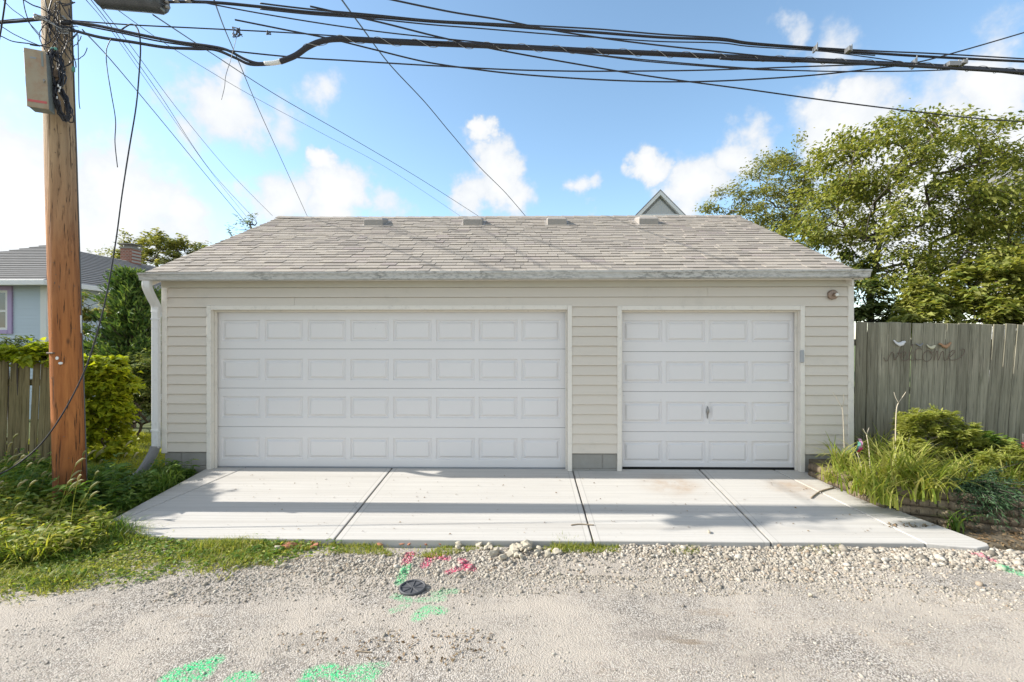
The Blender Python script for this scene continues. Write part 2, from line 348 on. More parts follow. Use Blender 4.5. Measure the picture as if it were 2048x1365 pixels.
    # timber
    def wood(name, a, b, c, sc=1.0, grey=.5):
        t = MT(name); v = t.coord((26*sc, 26*sc, 1.6*sc)); r = t.rnd(); off = t.new('ShaderNodeVectorMath', operation='ADD'); t.l.new(v, off.inputs[0])
        cmb = t.new('ShaderNodeCombineXYZ'); t.l.new(t.math('MULTIPLY', r, 37), cmb.inputs[0]); t.l.new(t.math('MULTIPLY', r, 91), cmb.inputs[2]); t.l.new(cmb.outputs[0], off.inputs[1]); vv = off.outputs[0]
        g = t.rmp(t.noise(vv, 1, 6, .65, .6), .32, .68); big = t.noise(t.coord((3, 3, .8)), 1.2, 5, .65)
        col = t.mix(g, a, b); col = t.mix(t.rmp(big, .35, .7, 0, .75), col, c); col = t.mix(t.math('MULTIPLY', r, .5), col, tuple(x*.75 for x in a)); kn = t.rmp(t.voro(t.coord((7, 7, 1.6)), 1.0), .03, .1, .8, 0, True); col = t.mix(kn, col, tuple(x*.3 for x in a))
        crack = t.rmp(t.noise(t.coord((40*sc, 40*sc, .9*sc)), 1, 4, .7), .56, .63, 0, .8, True); col = t.mix(crack, col, tuple(x*.25 for x in a))
        t.bump(t.math('SUBTRACT', g, t.math('MULTIPLY', crack, .8)), .5, .006); return t.done(col, .85, 0, .25)
    M['picket'] = wood('weathered_picket', (.15, .135, .095), (.45, .41, .31), (.27, .265, .185))
    M['picket_left'] = wood('mossy_picket', (.15, .115, .055), (.4, .32, .17), (.2, .185, .085))
    M['timber'] = wood('landscape_timber_wood', (.14, .1, .065), (.34, .27, .19), (.2, .165, .11), .8)
    t = MT('pole_wood'); v = t.coord((13, 13, .8)); g = t.rmp(t.noise(v, 1, 7, .65, .8), .3, .7); sep = t.new('ShaderNodeSeparateXYZ'); t.l.new(t.coord(), sep.inputs[0])
    up = t.rmp(t.math('ADD', sep.outputs[2], t.math('MULTIPLY', t.noise(t.coord((2, 2, .8)), 1, 4), 1.6)), 2.4, 5.6, 0, 1, True)
    low = t.mix(g, (.24, .075, .02), (.5, .19, .055)); high = t.mix(g, (.24, .165, .095), (.45, .33, .2)); col = t.mix(up, low, high)
    foot = t.rmp(t.math('ADD', sep.outputs[2], t.math('MULTIPLY', t.noise(t.coord(), 5, 5), .5)), .3, 1.05, .75, 0, True); col = t.mix(foot, col, (.1, .035, .014))
    ck = t.rmp(t.noise(t.coord((42, 42, 2.4)), 1.0, 4, .65), .59, .65, 0, .85, True); col = t.mix(ck, col, (.045, .025, .015))
    kn = t.rmp(t.voro(t.coord((5, 5, 2.2)), 1.1), .0, .14, .85, 0, True); col = t.mix(kn, col, (.08, .035, .016))
    t.bump(t.math('SUBTRACT', g, t.math('MULTIPLY', ck, 1.2)), .8, .012); M['pole'] = t.done(col, .75, 0, .3)
    M['cable'] = paint('black_cable', (.018, .017, .022), .5); M['cable_grey'] = paint('grey_cable', (.11, .105, .1), .45, .2, 5)
    M['lash'] = paint('lashing_wire', (.4, .39, .37), .35, .1, 5, .8)
    t = MT('cabinet_paint'); w = t.coord(); c = t.mix(t.noise(w, 4, 6, .7), (.3, .235, .15), (.4, .33, .23)); c = t.mix(t.rmp(t.noise(w, 5, 7, .7), .45, .65, 0, .6, True), c, (.3, .16, .085)); M['cabinet'] = t.done(c, .5, .3)
    M['cabinet_side'] = paint('cabinet_side', (.22, .235, .21), .45, .15, 8, .4)
    M['red'] = paint('red_sticker', (.5, .1, .09), .5); M['white'] = paint('white_plastic', (.75, .74, .71), .45); M['splice'] = paint('splice_case', (.075, .08, .085), .4, .4, 9, .3)
    M['blue_siding'] = paint('pale_blue_siding', (.5, .57, .64), .55, .05, 2); M['purple'] = paint('lilac_trim', (.4, .3, .5), .5, .06, 3); M['white_trim'] = paint('white_house_trim', (.72, .71, .69), .5, .06, 3)
    M['grey_siding'] = paint('grey_house_siding', (.48, .475, .46), .55, .06, 2)
    t = MT('window_glass'); M['glass'] = t.done((.05, .065, .075), .06, 0, .8)
    t = MT('chimney_brick'); bt = t.new('ShaderNodeTexBrick'); mp = t.coord((1, 1, 1), 'Object', (R(90), 0, 0)); t.l.new(mp, bt.inputs['Vector']); bt.inputs['Scale'].default_value = 4.5
    bt.inputs['Color1'].default_value = (.28, .1, .06, 1); bt.inputs['Color2'].default_value = (.2, .085, .055, 1); bt.inputs['Mortar'].default_value = (.35, .32, .28, 1); M['brick'] = t.done(bt.outputs[0], .9)
    M['brickbit'] = paint('brick_fragment', (.36, .15, .085), .9, .25, 12)
    M['rock'] = paint('limestone', (.42, .375, .29), .9, .25, 9, 0, (.27, .21, .15), .6, 40)
    M['bark'] = paint('bark', (.075, .06, .048), .9, .35, 14, 0, (.15, .125, .1), .8, 30)
    M['twig'] = paint('dead_twig', (.3, .24, .17), .8, .3, 20); M['pale_stem'] = paint('dry_pale_stem', (.52, .45, .34), .75, .2, 20)
    M['iron'] = paint('rusty_iron', (.15, .105, .075), .7, .3, 30); M['bird_white'] = paint('bird_white', (.68, .66, .64), .6); M['bird_brown'] = paint('bird_brown', (.36, .2, .1), .6); M['bird_grey'] = paint('bird_grey', (.2, .2, .2), .6); M['bird_cream'] = paint('bird_cream', (.56, .52, .36), .6)
    M['rubber'] = paint('black_iron_lid', (.07, .072, .078), .6, .3, 30)
    M['pink'] = paint('lilac_ribbon', (.6, .3, .5), .5); M['teal'] = paint('green_ribbon', (.12, .35, .27), .5); M['magenta'] = paint('magenta_ribbon', (.55, .03, .12), .5)
    # foliage
    M['leaf_tree'] = leafmat('dogwood_leaf', [(.1, .14, .03), (.18, .22, .045), (.29, .31, .075), (.38, .39, .11), (.26, .26, .09)], .45)
    M['leaf_tree2'] = leafmat('thin_tree_leaf', [(.12, .145, .045), (.21, .235, .065), (.32, .32, .1), (.38, .36, .14)], .45)
    M['leaf_vine'] = leafmat('vine_leaf', [(.17, .24, .02), (.3, .36, .025), (.4, .42, .035), (.24, .32, .025)], .55)
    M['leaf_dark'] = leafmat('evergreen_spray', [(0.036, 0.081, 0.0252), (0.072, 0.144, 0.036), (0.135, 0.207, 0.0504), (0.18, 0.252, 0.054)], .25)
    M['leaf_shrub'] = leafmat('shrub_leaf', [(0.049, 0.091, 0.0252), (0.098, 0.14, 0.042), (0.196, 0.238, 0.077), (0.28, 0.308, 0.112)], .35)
    M['leaf_bed'] = leafmat('bed_shrub_leaf', [(.22, .28, .05), (.34, .38, .09), (.46, .47, .16), (.4, .43, .09)], .5)
    M['leaf_big'] = leafmat('broad_bed_leaf', [(.09, .17, .03), (.17, .26, .05), (.25, .33, .07)], .4)
    M['juniper'] = leafmat('juniper_spray', [(0.0252, 0.0588, 0.028), (0.049, 0.098, 0.042), (0.077, 0.133, 0.056)], .2)
    M['blade'] = leafmat('grass_blade', [(.1, .16, .025), (.19, .26, .035), (.31, .36, .05), (.42, .43, .09), (.45, .4, .16)], .45)
    M['blade_dark'] = leafmat('shade_weed', [(.07, .15, .026), (.12, .22, .036), (.18, .28, .055), (.25, .33, .07)], .45)
    M['blade_lawn'] = leafmat('lawn_blade', [(.16, .21, .02), (.28, .32, .025), (.38, .4, .04), (.45, .44, .07)], .55)
    M['daylily'] = leafmat('daylily_blade', [(.17, .25, .035), (.3, .36, .06), (.42, .44, .1), (.5, .46, .18)], .48)
    M['seed'] = leafmat('foxtail_seed', [(.28, .29, .12), (.4, .38, .2), (.47, .43, .27)], .4)
    M['dryleaf'] = leafmat('dry_leaf', [(.1, .065, .03), (.2, .13, .07), (.27, .2, .11)], .1)
    M['orange'] = leafmat('orange_petal', [(.6, .12, .01), (.7, .2, .02)], .3)
make_materials()

# ================================================================== ground, alley, driveway
def sstep(a, b, x):
    t = min(1, max(0, (x-a)/(b-a))); return t*t*(3-2*t)
def gz(x, y):
    z = -.25 + .21*sstep(4.3, 7.2, y)
    return z
def grid(name, xs, ys, zf, mat, keep=None):
    V = [(x, y, zf(x, y)) for y in ys for x in xs]; n = len(xs)
    Fs = [(j*n+i, j*n+i+1, (j+1)*n+i+1, (j+1)*n+i) for j in range(len(ys)-1) for i in range(n-1)]
    me = bpy.data.meshes.new(name); me.from_pydata(V, [], Fs); me.update(); me.polygons.foreach_set('use_smooth', [True]*len(Fs)); me.materials.append(mat)
    return link(name, me)
xs = [-900, -300, -100, -40, -20]+[-12+.5*i for i in range(49)]+[20, 40, 100, 300, 900]
ys = [-900, -300, -60, -10, 0, 3]+[3.6+.3*i for i in range(40)]+[20, 30, 60, 120, 300, 900]
g = grid('ground', xs, ys, gz, M['turf']); tag(g, 'grassy earth of the yards around the garage', kind='structure')
def road_z(x, y):
    return -.19 + .012*math.sin(x*1.3+y*.7)*math.cos(y*1.9-x*.4) + .006*math.sin(x*4.1+y*3.3) - .03*math.exp(-((x-3.15)**2/.16+(y-3.72)**2/.03))
xs = [-300, -100, -40, -15]+[-8+.1*i for i in range(161)]+[15, 40, 100, 300]
ys = [-12, -5, -1]+[0+.1*i for i in range(44)]+[4.36, 4.48, 4.58]
road = grid('alley_road', xs, ys, road_z, M['alley']); tag(road, 'dusty grey gravel alley with sprayed green and red utility marks', kind='structure')

def slab_z(x, y): return -SLOPE*(WY-y)
def sp(px, py): p = onslab(px, py); return (p.x, p.y)
drive = empty('driveway', (0, 5.5, -.1)); tag(drive, 'pale broom-finished concrete driveway apron in front of the garage doors', kind='structure')
fy = sp(1024, 1081)[1]                       # front edge
top = 6.68
def fr(px, py): return sp(px, py)
J = [(fr(478, 941), fr(205, 1056)), (fr(779, 943), fr(668, 1080)), (fr(1146, 943), fr(1186, 1081)), (fr(1403, 944), fr(1541, 1083)), (fr(1556, 944), fr(1850, 1086))]
def joint_pts(j):
    (ax, ay), (bx, by) = J[j]
    f = lambda y: ax+(bx-ax)*(y-ay)/(by-ay)
    return f
G2 = .007
def slab(poly, name='concrete_slab'):
    m = MB(); m.prism(poly, slab_z, lambda x, y: slab_z(x, y)-.12); o = m.build(name, M['concrete'], drive, False, .009, 2); return o
f0, f1, f2, f3, f4 = [joint_pts(i) for i in range(5)]
yF = fy; ye = fr(1850, 1086)[1]
left_front = fr(198, 1053); left_back = fr(408, 940)
slab([left_back, (left_back[0]+.02, left_front[1]+.0), left_front][:1]+[left_front, (f0(left_front[1])-G2, left_front[1]), (f0(top)-G2, top), (left_back[0], top)])
lf = fr(205, 1057)
slab([(f0(lf[1])+G2, lf[1]), (fr(330, 1079)[0], yF+.02), (f1(yF)-G2, yF), (f1(top)-G2, top), (f0(top)+G2, top)])
slab([(f1(yF)+G2, yF), (f2(yF)-G2, yF), (f2(top)-G2, top), (f1(top)+G2, top)])
slab([(f2(yF)+G2, yF), (f3(yF)-G2, yF), (f3(top)-G2, top), (f2(top)+G2, top)])
slab([(f3(yF)+G2, yF), (f4(yF)-G2, yF), (f4(top)-G2, top), (f3(top)+G2, top)])
edge = [fr(1900, 1092), fr(1955, 1096), fr(1978, 1092), fr(1975, 1087), fr(1935, 1072), fr(1880, 1052), fr(1820, 1030), fr(1760, 1006), fr(1700, 980), fr(1650, 958), fr(1616, 945)]
slab([(f4(yF)+G2, yF)]+edge+[(edge[-1][0], top), (f4(top)+G2, top)])

# ================================================================== garage
XL, XR = at(325, 700, WY).x, at(1706, 700, WY).x
EY, EZ = 6.42, 2.745          # eave drip edge
RY, RZ = 9.94, 4.40           # ridge
YB = 2*RY-WY
gar = empty('garage', ((XL+XR)/2, WY, 0), 'beige vinyl-sided garage with two white panelled doors and grey shingle roof', 'garage')
B1 = (-4.39, .585); B2 = (1.335, 3.745)         # door openings (x0, x1)
T1, T2 = 2.235, 2.225
def wx(px): return at(px, 780, WY).x
B1 = (wx(424)+.0, wx(1135)); B2 = (wx(1243), wx(1599))
# sheathing behind the siding, with the two openings
def wall_seg(x0, x1, z0, z1): return (x0, x1, WY+.012, WY+.15, z0, z1)
m = MB()
for (x0, x1, z0, z1) in [(XL+.012, B1[0]-.032, .22, 2.66), (B1[1]+.032, B2[0]-.032, .22, 2.66), (B2[1]+.032, XR-.012, .22, 2.66), (B1[0]-.032, B1[1]+.032, T1+.032, 2.66), (B2[0]-.032, B2[1]+.032, T2+.032, 2.66)]:
    m.box(*wall_seg(x0, x1, z0, z1))
m.build('front_wall', M['siding'], gar)
zr = lambda y: EZ+(RZ-EZ)*(y-EY)/(RY-EY) if y <= RY else EZ+(RZ-EZ)*(2*RY-EY-y)/(RY-EY)
for x0, x1 in ((XL+.012, XL+.14), (XR-.14, XR-.012)):
    m = MB(); ysd = [WY+.15, YB, YB, RY, WY+.15]; prof = [(WY+.151, .0), (YB, .0), (YB, zr(YB)-.08), (RY, RZ-.08), (WY+.151, zr(WY+.15)-.08)]
    m.extrude_x(prof, x0, x1); m.build('side_wall', M['siding'], gar)
MB().box(XL+.14, XR-.14, YB-.12, YB, 0, 2.7).build('rear_wall', M['siding'], gar)
# clapboards, one object for each board; boards of the same length share their mesh
CH = .1352; Z0 = .247
tw = .062
runs = [(XL+.075, B1[0]-tw-.006), (B1[1]+tw-.02, B2[0]-tw+.02), (B2[1]+tw+.006, XR-.075)]
def board(x0, x1, zb, first=[{}]):
    key = (round(x0, 3), round(x1, 3)); cache = first[0]
    if key not in cache:
        pr = [(WY-.021, 0), (WY-.021, .008), (WY-.003, CH-.004), (WY+.011, CH+.004), (WY+.011, .004), (WY-.015, .006)]
        o = MB().extrude_x(pr, x0, x1).build('siding_plank', M['siding'], gar); cache[key] = o.data; o.location.z += zb; return o
    o = link('siding_plank', cache[key], gar); o.location.z += zb; return o
for k in range(15):
    for (x0, x1) in runs: board(x0, x1, Z0+k*CH)
cut = wx(1415)
board(runs[0][0], wx(590)-.0015, Z0+15*CH); board(wx(590)+.0015, runs[2][1], Z0+15*CH)
board(runs[0][0], cut-.0015, Z0+16*CH); board(cut+.0015, runs[2][1], Z0+16*CH)
# corner posts, frieze, soffit, fascia
for x0, x1 in ((XL, XL+.078), (XR-.078, XR)):
    MB().box(x0, x1, WY-.024, WY+.06, Z0-.02, 2.6).build('corner_post', M['trim'], gar, False, .004)
MB().box(XL-.0, XR, WY-.03, WY+.011, Z0+17*CH+.002, 2.655).build('frieze_board', M['soffit'], gar, False, .004)
MB().box(XL-.03, XR+.03, EY+.05, WY+.012, 2.6555, 2.672).build('soffit', M['soffit'], gar)
MB().box(XL-.03, XR+.03, EY+.02, EY+.048, 2.625, EZ-.012).build('fascia', M['trim'], gar, False, .003)
# foundation blocks
def blocks(x0, x1, y0, zs):
    for (z0, z1, cuts) in zs:
        pts = [x0]+[c for c in cuts if x0 < c < x1]+[x1]
        for a, b in zip(pts[:-1], pts[1:]):
            MB().box(a+.005, b-.005, y0, y0+.18, z0+.004, z1-.004).build('foundation_block', M['block'], gar, False, .006)
blocks(XL+.03, B1[0]-tw, WY-.002, [(.045, .235, [XL+.27]), (-.16, .045, [XL+.42])])
blocks(B1[1]+tw-.01, B2[0]-tw+.01, WY-.002, [(.03, .235, [wx(1205)]), (-.16, .03, [wx(1180)])])
blocks(B2[1]+tw, XR-.03, WY-.002, [(.03, .235, [wx(1640)]), (-.16, .03, [])])
for a, b in ((XL+.03, B1[0]-tw), (B1[1]+tw-.01, B2[0]-tw+.01), (B2[1]+tw, XR-.03)):
    MB().box(a+.004, b-.004, WY+.005, WY+.15, -.15, .2455).build('mortar_bed', M['mortar'], gar)
# door casings + jambs
DY = WY+.115                   # face of the doors
for (x0, x1), zt in ((B1, T1), (B2, T2)):
    for s, xx in ((-1, x0), (1, x1)):
        MB().box(min(xx, xx+s*tw), max(xx, xx+s*tw), WY-.028, WY+.011, .0 if s > -2 else 0, zt+tw).build('door_casing', M['trim'], gar, False, .005, 2)
        MB().box(min(xx, xx+s*.03)+(0.0 if s > 0 else 0), max(xx, xx+s*.03), WY+.0112, DY-.002, -.01, zt).build('door_jamb', M['trim'], gar, False, .002)
        MB().box(xx-.022 if s > 0 else xx+.001, xx-.001 if s > 0 else xx+.022, WY+.055, WY+.09, .0, zt-.024).build('door_stop', M['trim'], gar, False, .003)
    MB().box(x0+.0005, x1-.0005, WY-.0285, WY+.011, zt, zt+tw-.0005).build('door_casing', M['trim'], gar, False, .005, 2)
    MB().box(x0+.001, x1-.001, WY+.0112, DY-.002, zt-.0005, zt+.03).build('door_jamb', M['trim'], gar)
    MB().box(x0+.001, x1-.001, WY+.055, WY+.09, zt-.024, zt-.001).build('door_stop', M['trim'], gar, False, .003)
MB().box(XL+.2, XR-.2, WY+.4, WY+.42, -.02, 2.5).build('dark_interior', M['dark'], gar)  # near-black sheet, the darkness of the closed garage put into its colour

def panel_mesh(w, h):
    """raised panel: moulded recess, then a bevelled raised field; sits on y=0 facing -y"""
    rings = [(0, 0), (.012, .017), (.03, .017), (.056, -.005), (.062, -.005)]
    vs = []; fs = []
    for i, (ins, dy) in enumerate(rings):
        x0, x1, z0, z1 = -w/2+ins, w/2-ins, -h/2+ins, h/2-ins
        vs += [(x0, dy, z0), (x1, dy, z0), (x1, dy, z1), (x0, dy, z1)]
        if i:
            for k in range(4): fs.append(((i-1)*4+k, (i-1)*4+(k+1) % 4, i*4+(k+1) % 4, i*4+k))
    L = (len(rings)-1)*4; fs.append((L, L+1, L+2, L+3))
    me = bpy.data.meshes.new('raised_panel'); me.from_pydata(vs, [], fs); me.update(); me.materials.append(M['door']); return me
def garage_door(x0, x1, zt, ncol, zbot, label, first_px, pitch_px, wpx, rows):
    d = empty('garage_door', ((x0+x1)/2, DY, 0)); d.parent = gar; d.location = Vector(((x0+x1)/2, DY, 0))-gar.location
    d['label'] = label
    wz = lambda py: EYE.z-(py-CY)/F*DY*1.0
    edges = [zbot]+[wz(p) for p in rows[0]]+[zt+.02]
    pw = wpx/F*DY; ph = .305
    xc = [at(first_px+pitch_px*i, 780, DY).x for i in range(ncol)]
    pm = panel_mesh(pw, ph)
    for r in range(4):
        za, zb = edges[r]+.0025, edges[r+1]-.0025
        zc = wz(rows[1][r])
        # the section is a frame of stiles and rails round the panel openings
        m = MB(); xs_ = [x0+.0015]
        hole = [(c-pw/2, c+pw/2) for c in xc]
        zl, zh = zc-ph/2, zc+ph/2
        m.box(x0+.0015, x1-.0015, DY, DY+.035, za, zl); m.box(x0+.0015, x1-.0015, DY, DY+.035, zh, zb)
        pr = x0+.0015
        for (a, b) in hole+[(x1-.0015, None)]:
            m.box(pr, a, DY, DY+.035, zl, zh)
            if b: pr = b
        o = m.build('door_section', M['door'], d)
        for c in xc:
            p = link('raised_panel', pm, d); p.location = Vector((c, DY, zc))-Vector(((x0+x1)/2, DY, 0))
    return d
d1 = garage_door(B1[0]-.025, B1[1]+.025, T1, 8, .012, 'wide white double garage door with eight panel columns', 482, 85.7, 78, ([855.5, 777.5, 698.5], [899, 816, 740, 661.5]))
d2 = garage_door(B2[0]-.025, B2[1]+.025, T2, 4, .028, 'narrow white single garage door with a lever handle', 1285, 86.0, 78, ([863, 783, 703.5], [903, 825, 745, 663]))
MB().box(B1[0]+.005, B1[1]-.005, DY-.006, DY+.03, -.004, .0115).build('bottom_seal_gap', M['grey_plastic'], d1)
MB().box(B2[0]+.005, B2[1]-.005, DY+.004, DY+.03, .003, .0275).build('bottom_seal_gap', M['dark'], d2)  # near-black strip paints the shaded gap under the single door
h0 = at(1414.5, 825, DY); m = MB()
pts = [(h0.x, DY-.012-.012*math.sin(math.pi*min(1, i/5)), h0.z+.085-.17*i/8) for i in range(9)]
m.tube(pts, [.004, .011, .019, .021, .019, .013, .009, .007, .005], 8); m.build('door_handle', M['steel'], d2, True)
kp = at(1598, 713, WY+.03); MB().box(kp.x-.028, kp.x+.028, WY-.052, WY-.029, kp.z-.085, kp.z+.085).build('keypad', M['grey_plastic'], gar, False, .012, 3)
# lamp by the right corner
lp = at(1665, 590, WY-.03); lamp = empty('wall_lamp', lp); lamp.parent = gar; lamp.location = lp-gar.location; lamp['label'] = 'small round bronze floodlight near the right corner'
m = MB(); m.tube([(lp.x, WY-.014, lp.z), (lp.x, WY-.05, lp.z), (lp.x, WY-.056, lp.z)], [.066, .066, .055], 20); m.build('lamp_base', M['bronze'], lamp, True)
m = MB(); m.tube([(lp.x+.01, WY-.055, lp.z), (lp.x+.012, WY-.09, lp.z-.005), (lp.x+.014, WY-.1, lp.z-.006)], [.024, .03, .028], 16); m.build('lamp_holder', M['bronze'], lamp, True)
m = MB(); m.tube([(lp.x+.014, WY-.099, lp.z-.006), (lp.x+.015, WY-.115, lp.z-.008), (lp.x+.015, WY-.121, lp.z-.008)], [.026, .02, .006], 16); m.build('bulb', M['bulb'], lamp, True)

# gutter (falls a little towards the downspout)
gx0, gx1 = at(281, 550, 6.36).x, at(1738, 550, 6.36).x
def gut_z(x): return .022*(x-gx0)/(gx1-gx0)
prof = [(EY+.018, 2.62), (6.345, 2.62), (6.335, 2.632), (6.333, 2.655), (6.322, 2.685), (6.305, 2.70), (6.302, 2.722), (6.312, 2.722), (6.314, 2.706), (6.331, 2.69), (6.342, 2.655), (6.345, 2.634), (EY+.012, 2.63), (EY+.012, 2.722), (EY+.018, 2.722)]
nseg = 24; vs = []; n = len(prof)
for i in range(nseg+1):
    x = gx0+(gx1-gx0)*i/nseg; wob = .004*math.sin(x*2.7)+.003*math.sin(x*6.1)
    vs += [(x, y+(wob if z > 2.69 and y < 6.33 else 0), z+gut_z(x)+(wob*.8 if z > 2.69 and y < 6.33 else 0)) for y, z in prof]
fs = [(i*n+k, i*n+(k+1) % n, (i+1)*n+(k+1) % n, (i+1)*n+k) for i in range(nseg) for k in range(n)]
fs += [tuple(range(n)), tuple(nseg*n+k for k in range(n))]
gut = MB().add(vs, fs).build('gutter', M['gutter'], gar)
cap = [(EY+.017, 2.623), (6.346, 2.623), (6.336, 2.633), (6.334, 2.656), (6.323, 2.686), (6.306, 2.701), (6.303, 2.721), (EY+.017, 2.721)]
for x, s in ((gx0, -1), (gx1, 1)):
    MB().extrude_x([(y, z+gut_z(x)) for y, z in cap], min(x-.001*s, x+s*.004), max(x-.001*s, x+s*.004)).build('end_cap', M['gutter'], gut)
# downspout: outlet, two elbows, pipe, straps, corrugated drain
dsx = at(313, 700, WY-.04).x; ds = empty('downspout', (dsx, WY, 0)); ds.parent = gar; ds.location = Vector((dsx, WY-.03, 0))-gar.location
ox = at(294, 570, 6.38).x
def rect_tube(pts, a, b, name, mat, ribs=0):
    m = MB(); vs = []; pts = [Vector(p) for p in pts]
    for i, p in enumerate(pts):
        t = (pts[min(i+1, len(pts)-1)]-pts[max(0, i-1)]).normalized(); yv = Vector((0, 1, 0)); yv = (yv-t*yv.dot(t)).normalized(); xv = yv.cross(t)
        k = 1
        for sx, sy in ((-1, -.82), (-.82, -1), (.82, -1), (1, -.82), (1, .82), (.82, 1), (-.82, 1), (-1, .82)):
            vs.append(p+xv*sx*a*k+yv*sy*b*k)
    q = 8; fs = [(i*q+j, i*q+(j+1) % q, (i+1)*q+(j+1) % q, (i+1)*q+j) for i in range(len(pts)-1) for j in range(q)]+[tuple(range(q-1, -1, -1)), tuple((len(pts)-1)*q+j for j in range(q))]
    return m.add(vs, fs).build(name, mat, ds)
P = spline([(ox, 6.385, 2.625), (ox, 6.386, 2.53), ((ox+dsx)/2, 6.468, 2.40), (dsx, 6.55, 2.29), (dsx, 6.553, 2.2)], 5)
rect_tube(P, .052, .034, 'elbow', M['downspout'], 1)
rect_tube([(dsx, 6.553, 2.25), (dsx, 6.553, .31)], .047, .031, 'pipe', M['downspout'])
for z in (2.11, .55):
    MB().box(dsx-.052, XL+.02, 6.515, 6.52, z-.012, z+.012).box(dsx-.053, dsx-.048, 6.515, 6.585, z-.012, z+.012).build('strap', M['downspout'], ds)
m = MB(); c = []
for i in range(60):
    t = i/59; c.append(Vector((dsx-.01-.17*t**1.6, 6.553-.10*t, .33-.40*t)))
m.tube(c, [.058+(.006 if i % 2 else -.002) for i in range(60)], 14); m.build('corrugated_pipe', M['corrugated'], ds, False)
m = MB(); e = c[-1]; m.tube([e+Vector((.02, .02, .02)), e+Vector((-.1, -.06, -.04)), e+Vector((-.33, -.17, -.075))], [.062, .066, .06], 14); m.build('drain_end', M['corrugated'], ds, True)

# roof: deck, shingles one by one where they show largest, vents
roof = empty('roof', (0, RY, RZ)); roof.parent = gar; roof.location = Vector(((XL+XR)/2, RY, RZ))-gar.location
ox0, ox1 = (at(302, 545, EY).x+at(552, 434, RY).x)/2, (at(1722, 545, EY).x+at(1468, 436, RY).x)/2
dk = MB(); yb = 2*RY-EY; th = .05
dk.extrude_x([(EY, EZ-.012), (RY, RZ-.012), (yb, EZ-.012), (yb, EZ-.012-th), (RY, RZ-.012-th), (EY, EZ-.012-th)], ox0+.01, ox1-.01)
dk.build('roof_deck', M['trim'], roof)
SL = math.hypot(RY-EY, RZ-EZ); ang = math.atan2(RZ-EZ, RY-EY); NC = 26; ex = (SL-.03)/NC
def shingle_rows(front=True):
    out = []
    for r in range(NC):
        x = ox0-.012; off = [0, .11, .2, .06, .26, .15, .3][r % 7]+random.uniform(-.02, .02); first = True
        while x < ox1+.012-.02:
            w = random.choice([.14, .18, .22, .26, .3, .33]); 
            if first: w = max(.06, w-off*.4); first = False
            x1 = min(ox1+.012, x+w)
            if ox1+.012-x1 < .05: x1 = ox1+.012
            out.append((r, x, x1)); x = x1
    return out
def shingle_geo(r, x0, x1, back=False):
    s0 = r*ex-.012; s1 = s0+ex+.03; t = .010+random.choice([0, 0, .006]); lift = .008
    jit = random.uniform(-.004, .004)
    def pt(s, x, h):
        y = EY+s*math.cos(ang)-h*math.sin(ang); z = EZ-.012+s*math.sin(ang)+h*math.cos(ang)
        return (x, 2*RY-y if back else y, z)
    g_ = .0022
    a, b = x0+g_, x1-g_
    vs = [pt(s0+jit, a, .001+lift), pt(s0+jit, b, .001+lift), pt(s0+jit, b, .001+lift+t), pt(s0+jit, a, .001+lift+t), pt(s1, a, .0005), pt(s1, b, .0005), pt(s1, b, .0005+t*.6), pt(s1, a, .0005+t*.6)]
    fs = [(0, 1, 2, 3), (3, 2, 6, 7), (0, 3, 7, 4), (1, 5, 6, 2), (4, 7, 6, 5), (0, 4, 5, 1)]
    return vs, fs
rows = shingle_rows(); rest = MB()
cnt = 0
for (r, x0, x1) in rows:
    vs, fs = shingle_geo(r, x0, x1)
    if cnt < 298:
        MB().add(vs, fs).build('shingle', M['shingle'], roof); cnt += 1
    else: rest.add(vs, fs)
tag(rest.build('upper_shingles', M['shingle'], roof), kind='stuff')
bk = MB()
for (r, x0, x1) in shingle_rows(): bk.add(*shingle_geo(r, x0, x1, True))
tag(bk.build('rear_shingles', M['shingle'], roof), kind='stuff')
x = ox0-.012; k = 0
while x < ox1:
    x1 = min(ox1+.012, x+random.uniform(.24, .3)); sag = .0
    hz0 = RZ-.012+.024; rise = .018*math.exp(-(x-ox0)/.5)
    m = MB(); dy = .13; dz = dy*math.tan(ang)
    vs = [(x, RY-dy, hz0-dz+rise+.004), (x, RY, hz0+rise+.01), (x, RY+dy, hz0-dz+rise+.004), (x1+.03, RY-dy, hz0-dz+rise-.004), (x1+.03, RY, hz0+rise), (x1+.03, RY+dy, hz0-dz+rise-.004)]
    lo = [(a, b, c-.012) for a, b, c in vs]
    m.add(vs+lo, [(0, 1, 4, 3), (1, 2, 5, 4), (6, 9, 10, 7), (7, 10, 11, 8), (0, 3, 9, 6), (2, 8, 11, 5), (0, 6, 7, 1), (1, 7, 8, 2), (3, 4, 10, 9), (4, 5, 11, 10)])
    m.build('ridge_cap', M['shingle'], roof); x = x1
# rake boards
for xx, s in ((ox0, 1), (ox1, -1)):
    m = MB(); m.extrude_x([(EY+.02, EZ-.066), (RY, RZ-.066), (yb-.02, EZ-.066), (yb-.02, EZ-.2), (RY, RZ-.2), (EY+.02, EZ-.2)], min(xx+s*.012, xx+s*.035), max(xx+s*.012, xx+s*.035)); m.build('rake_board', M['trim'], roof)
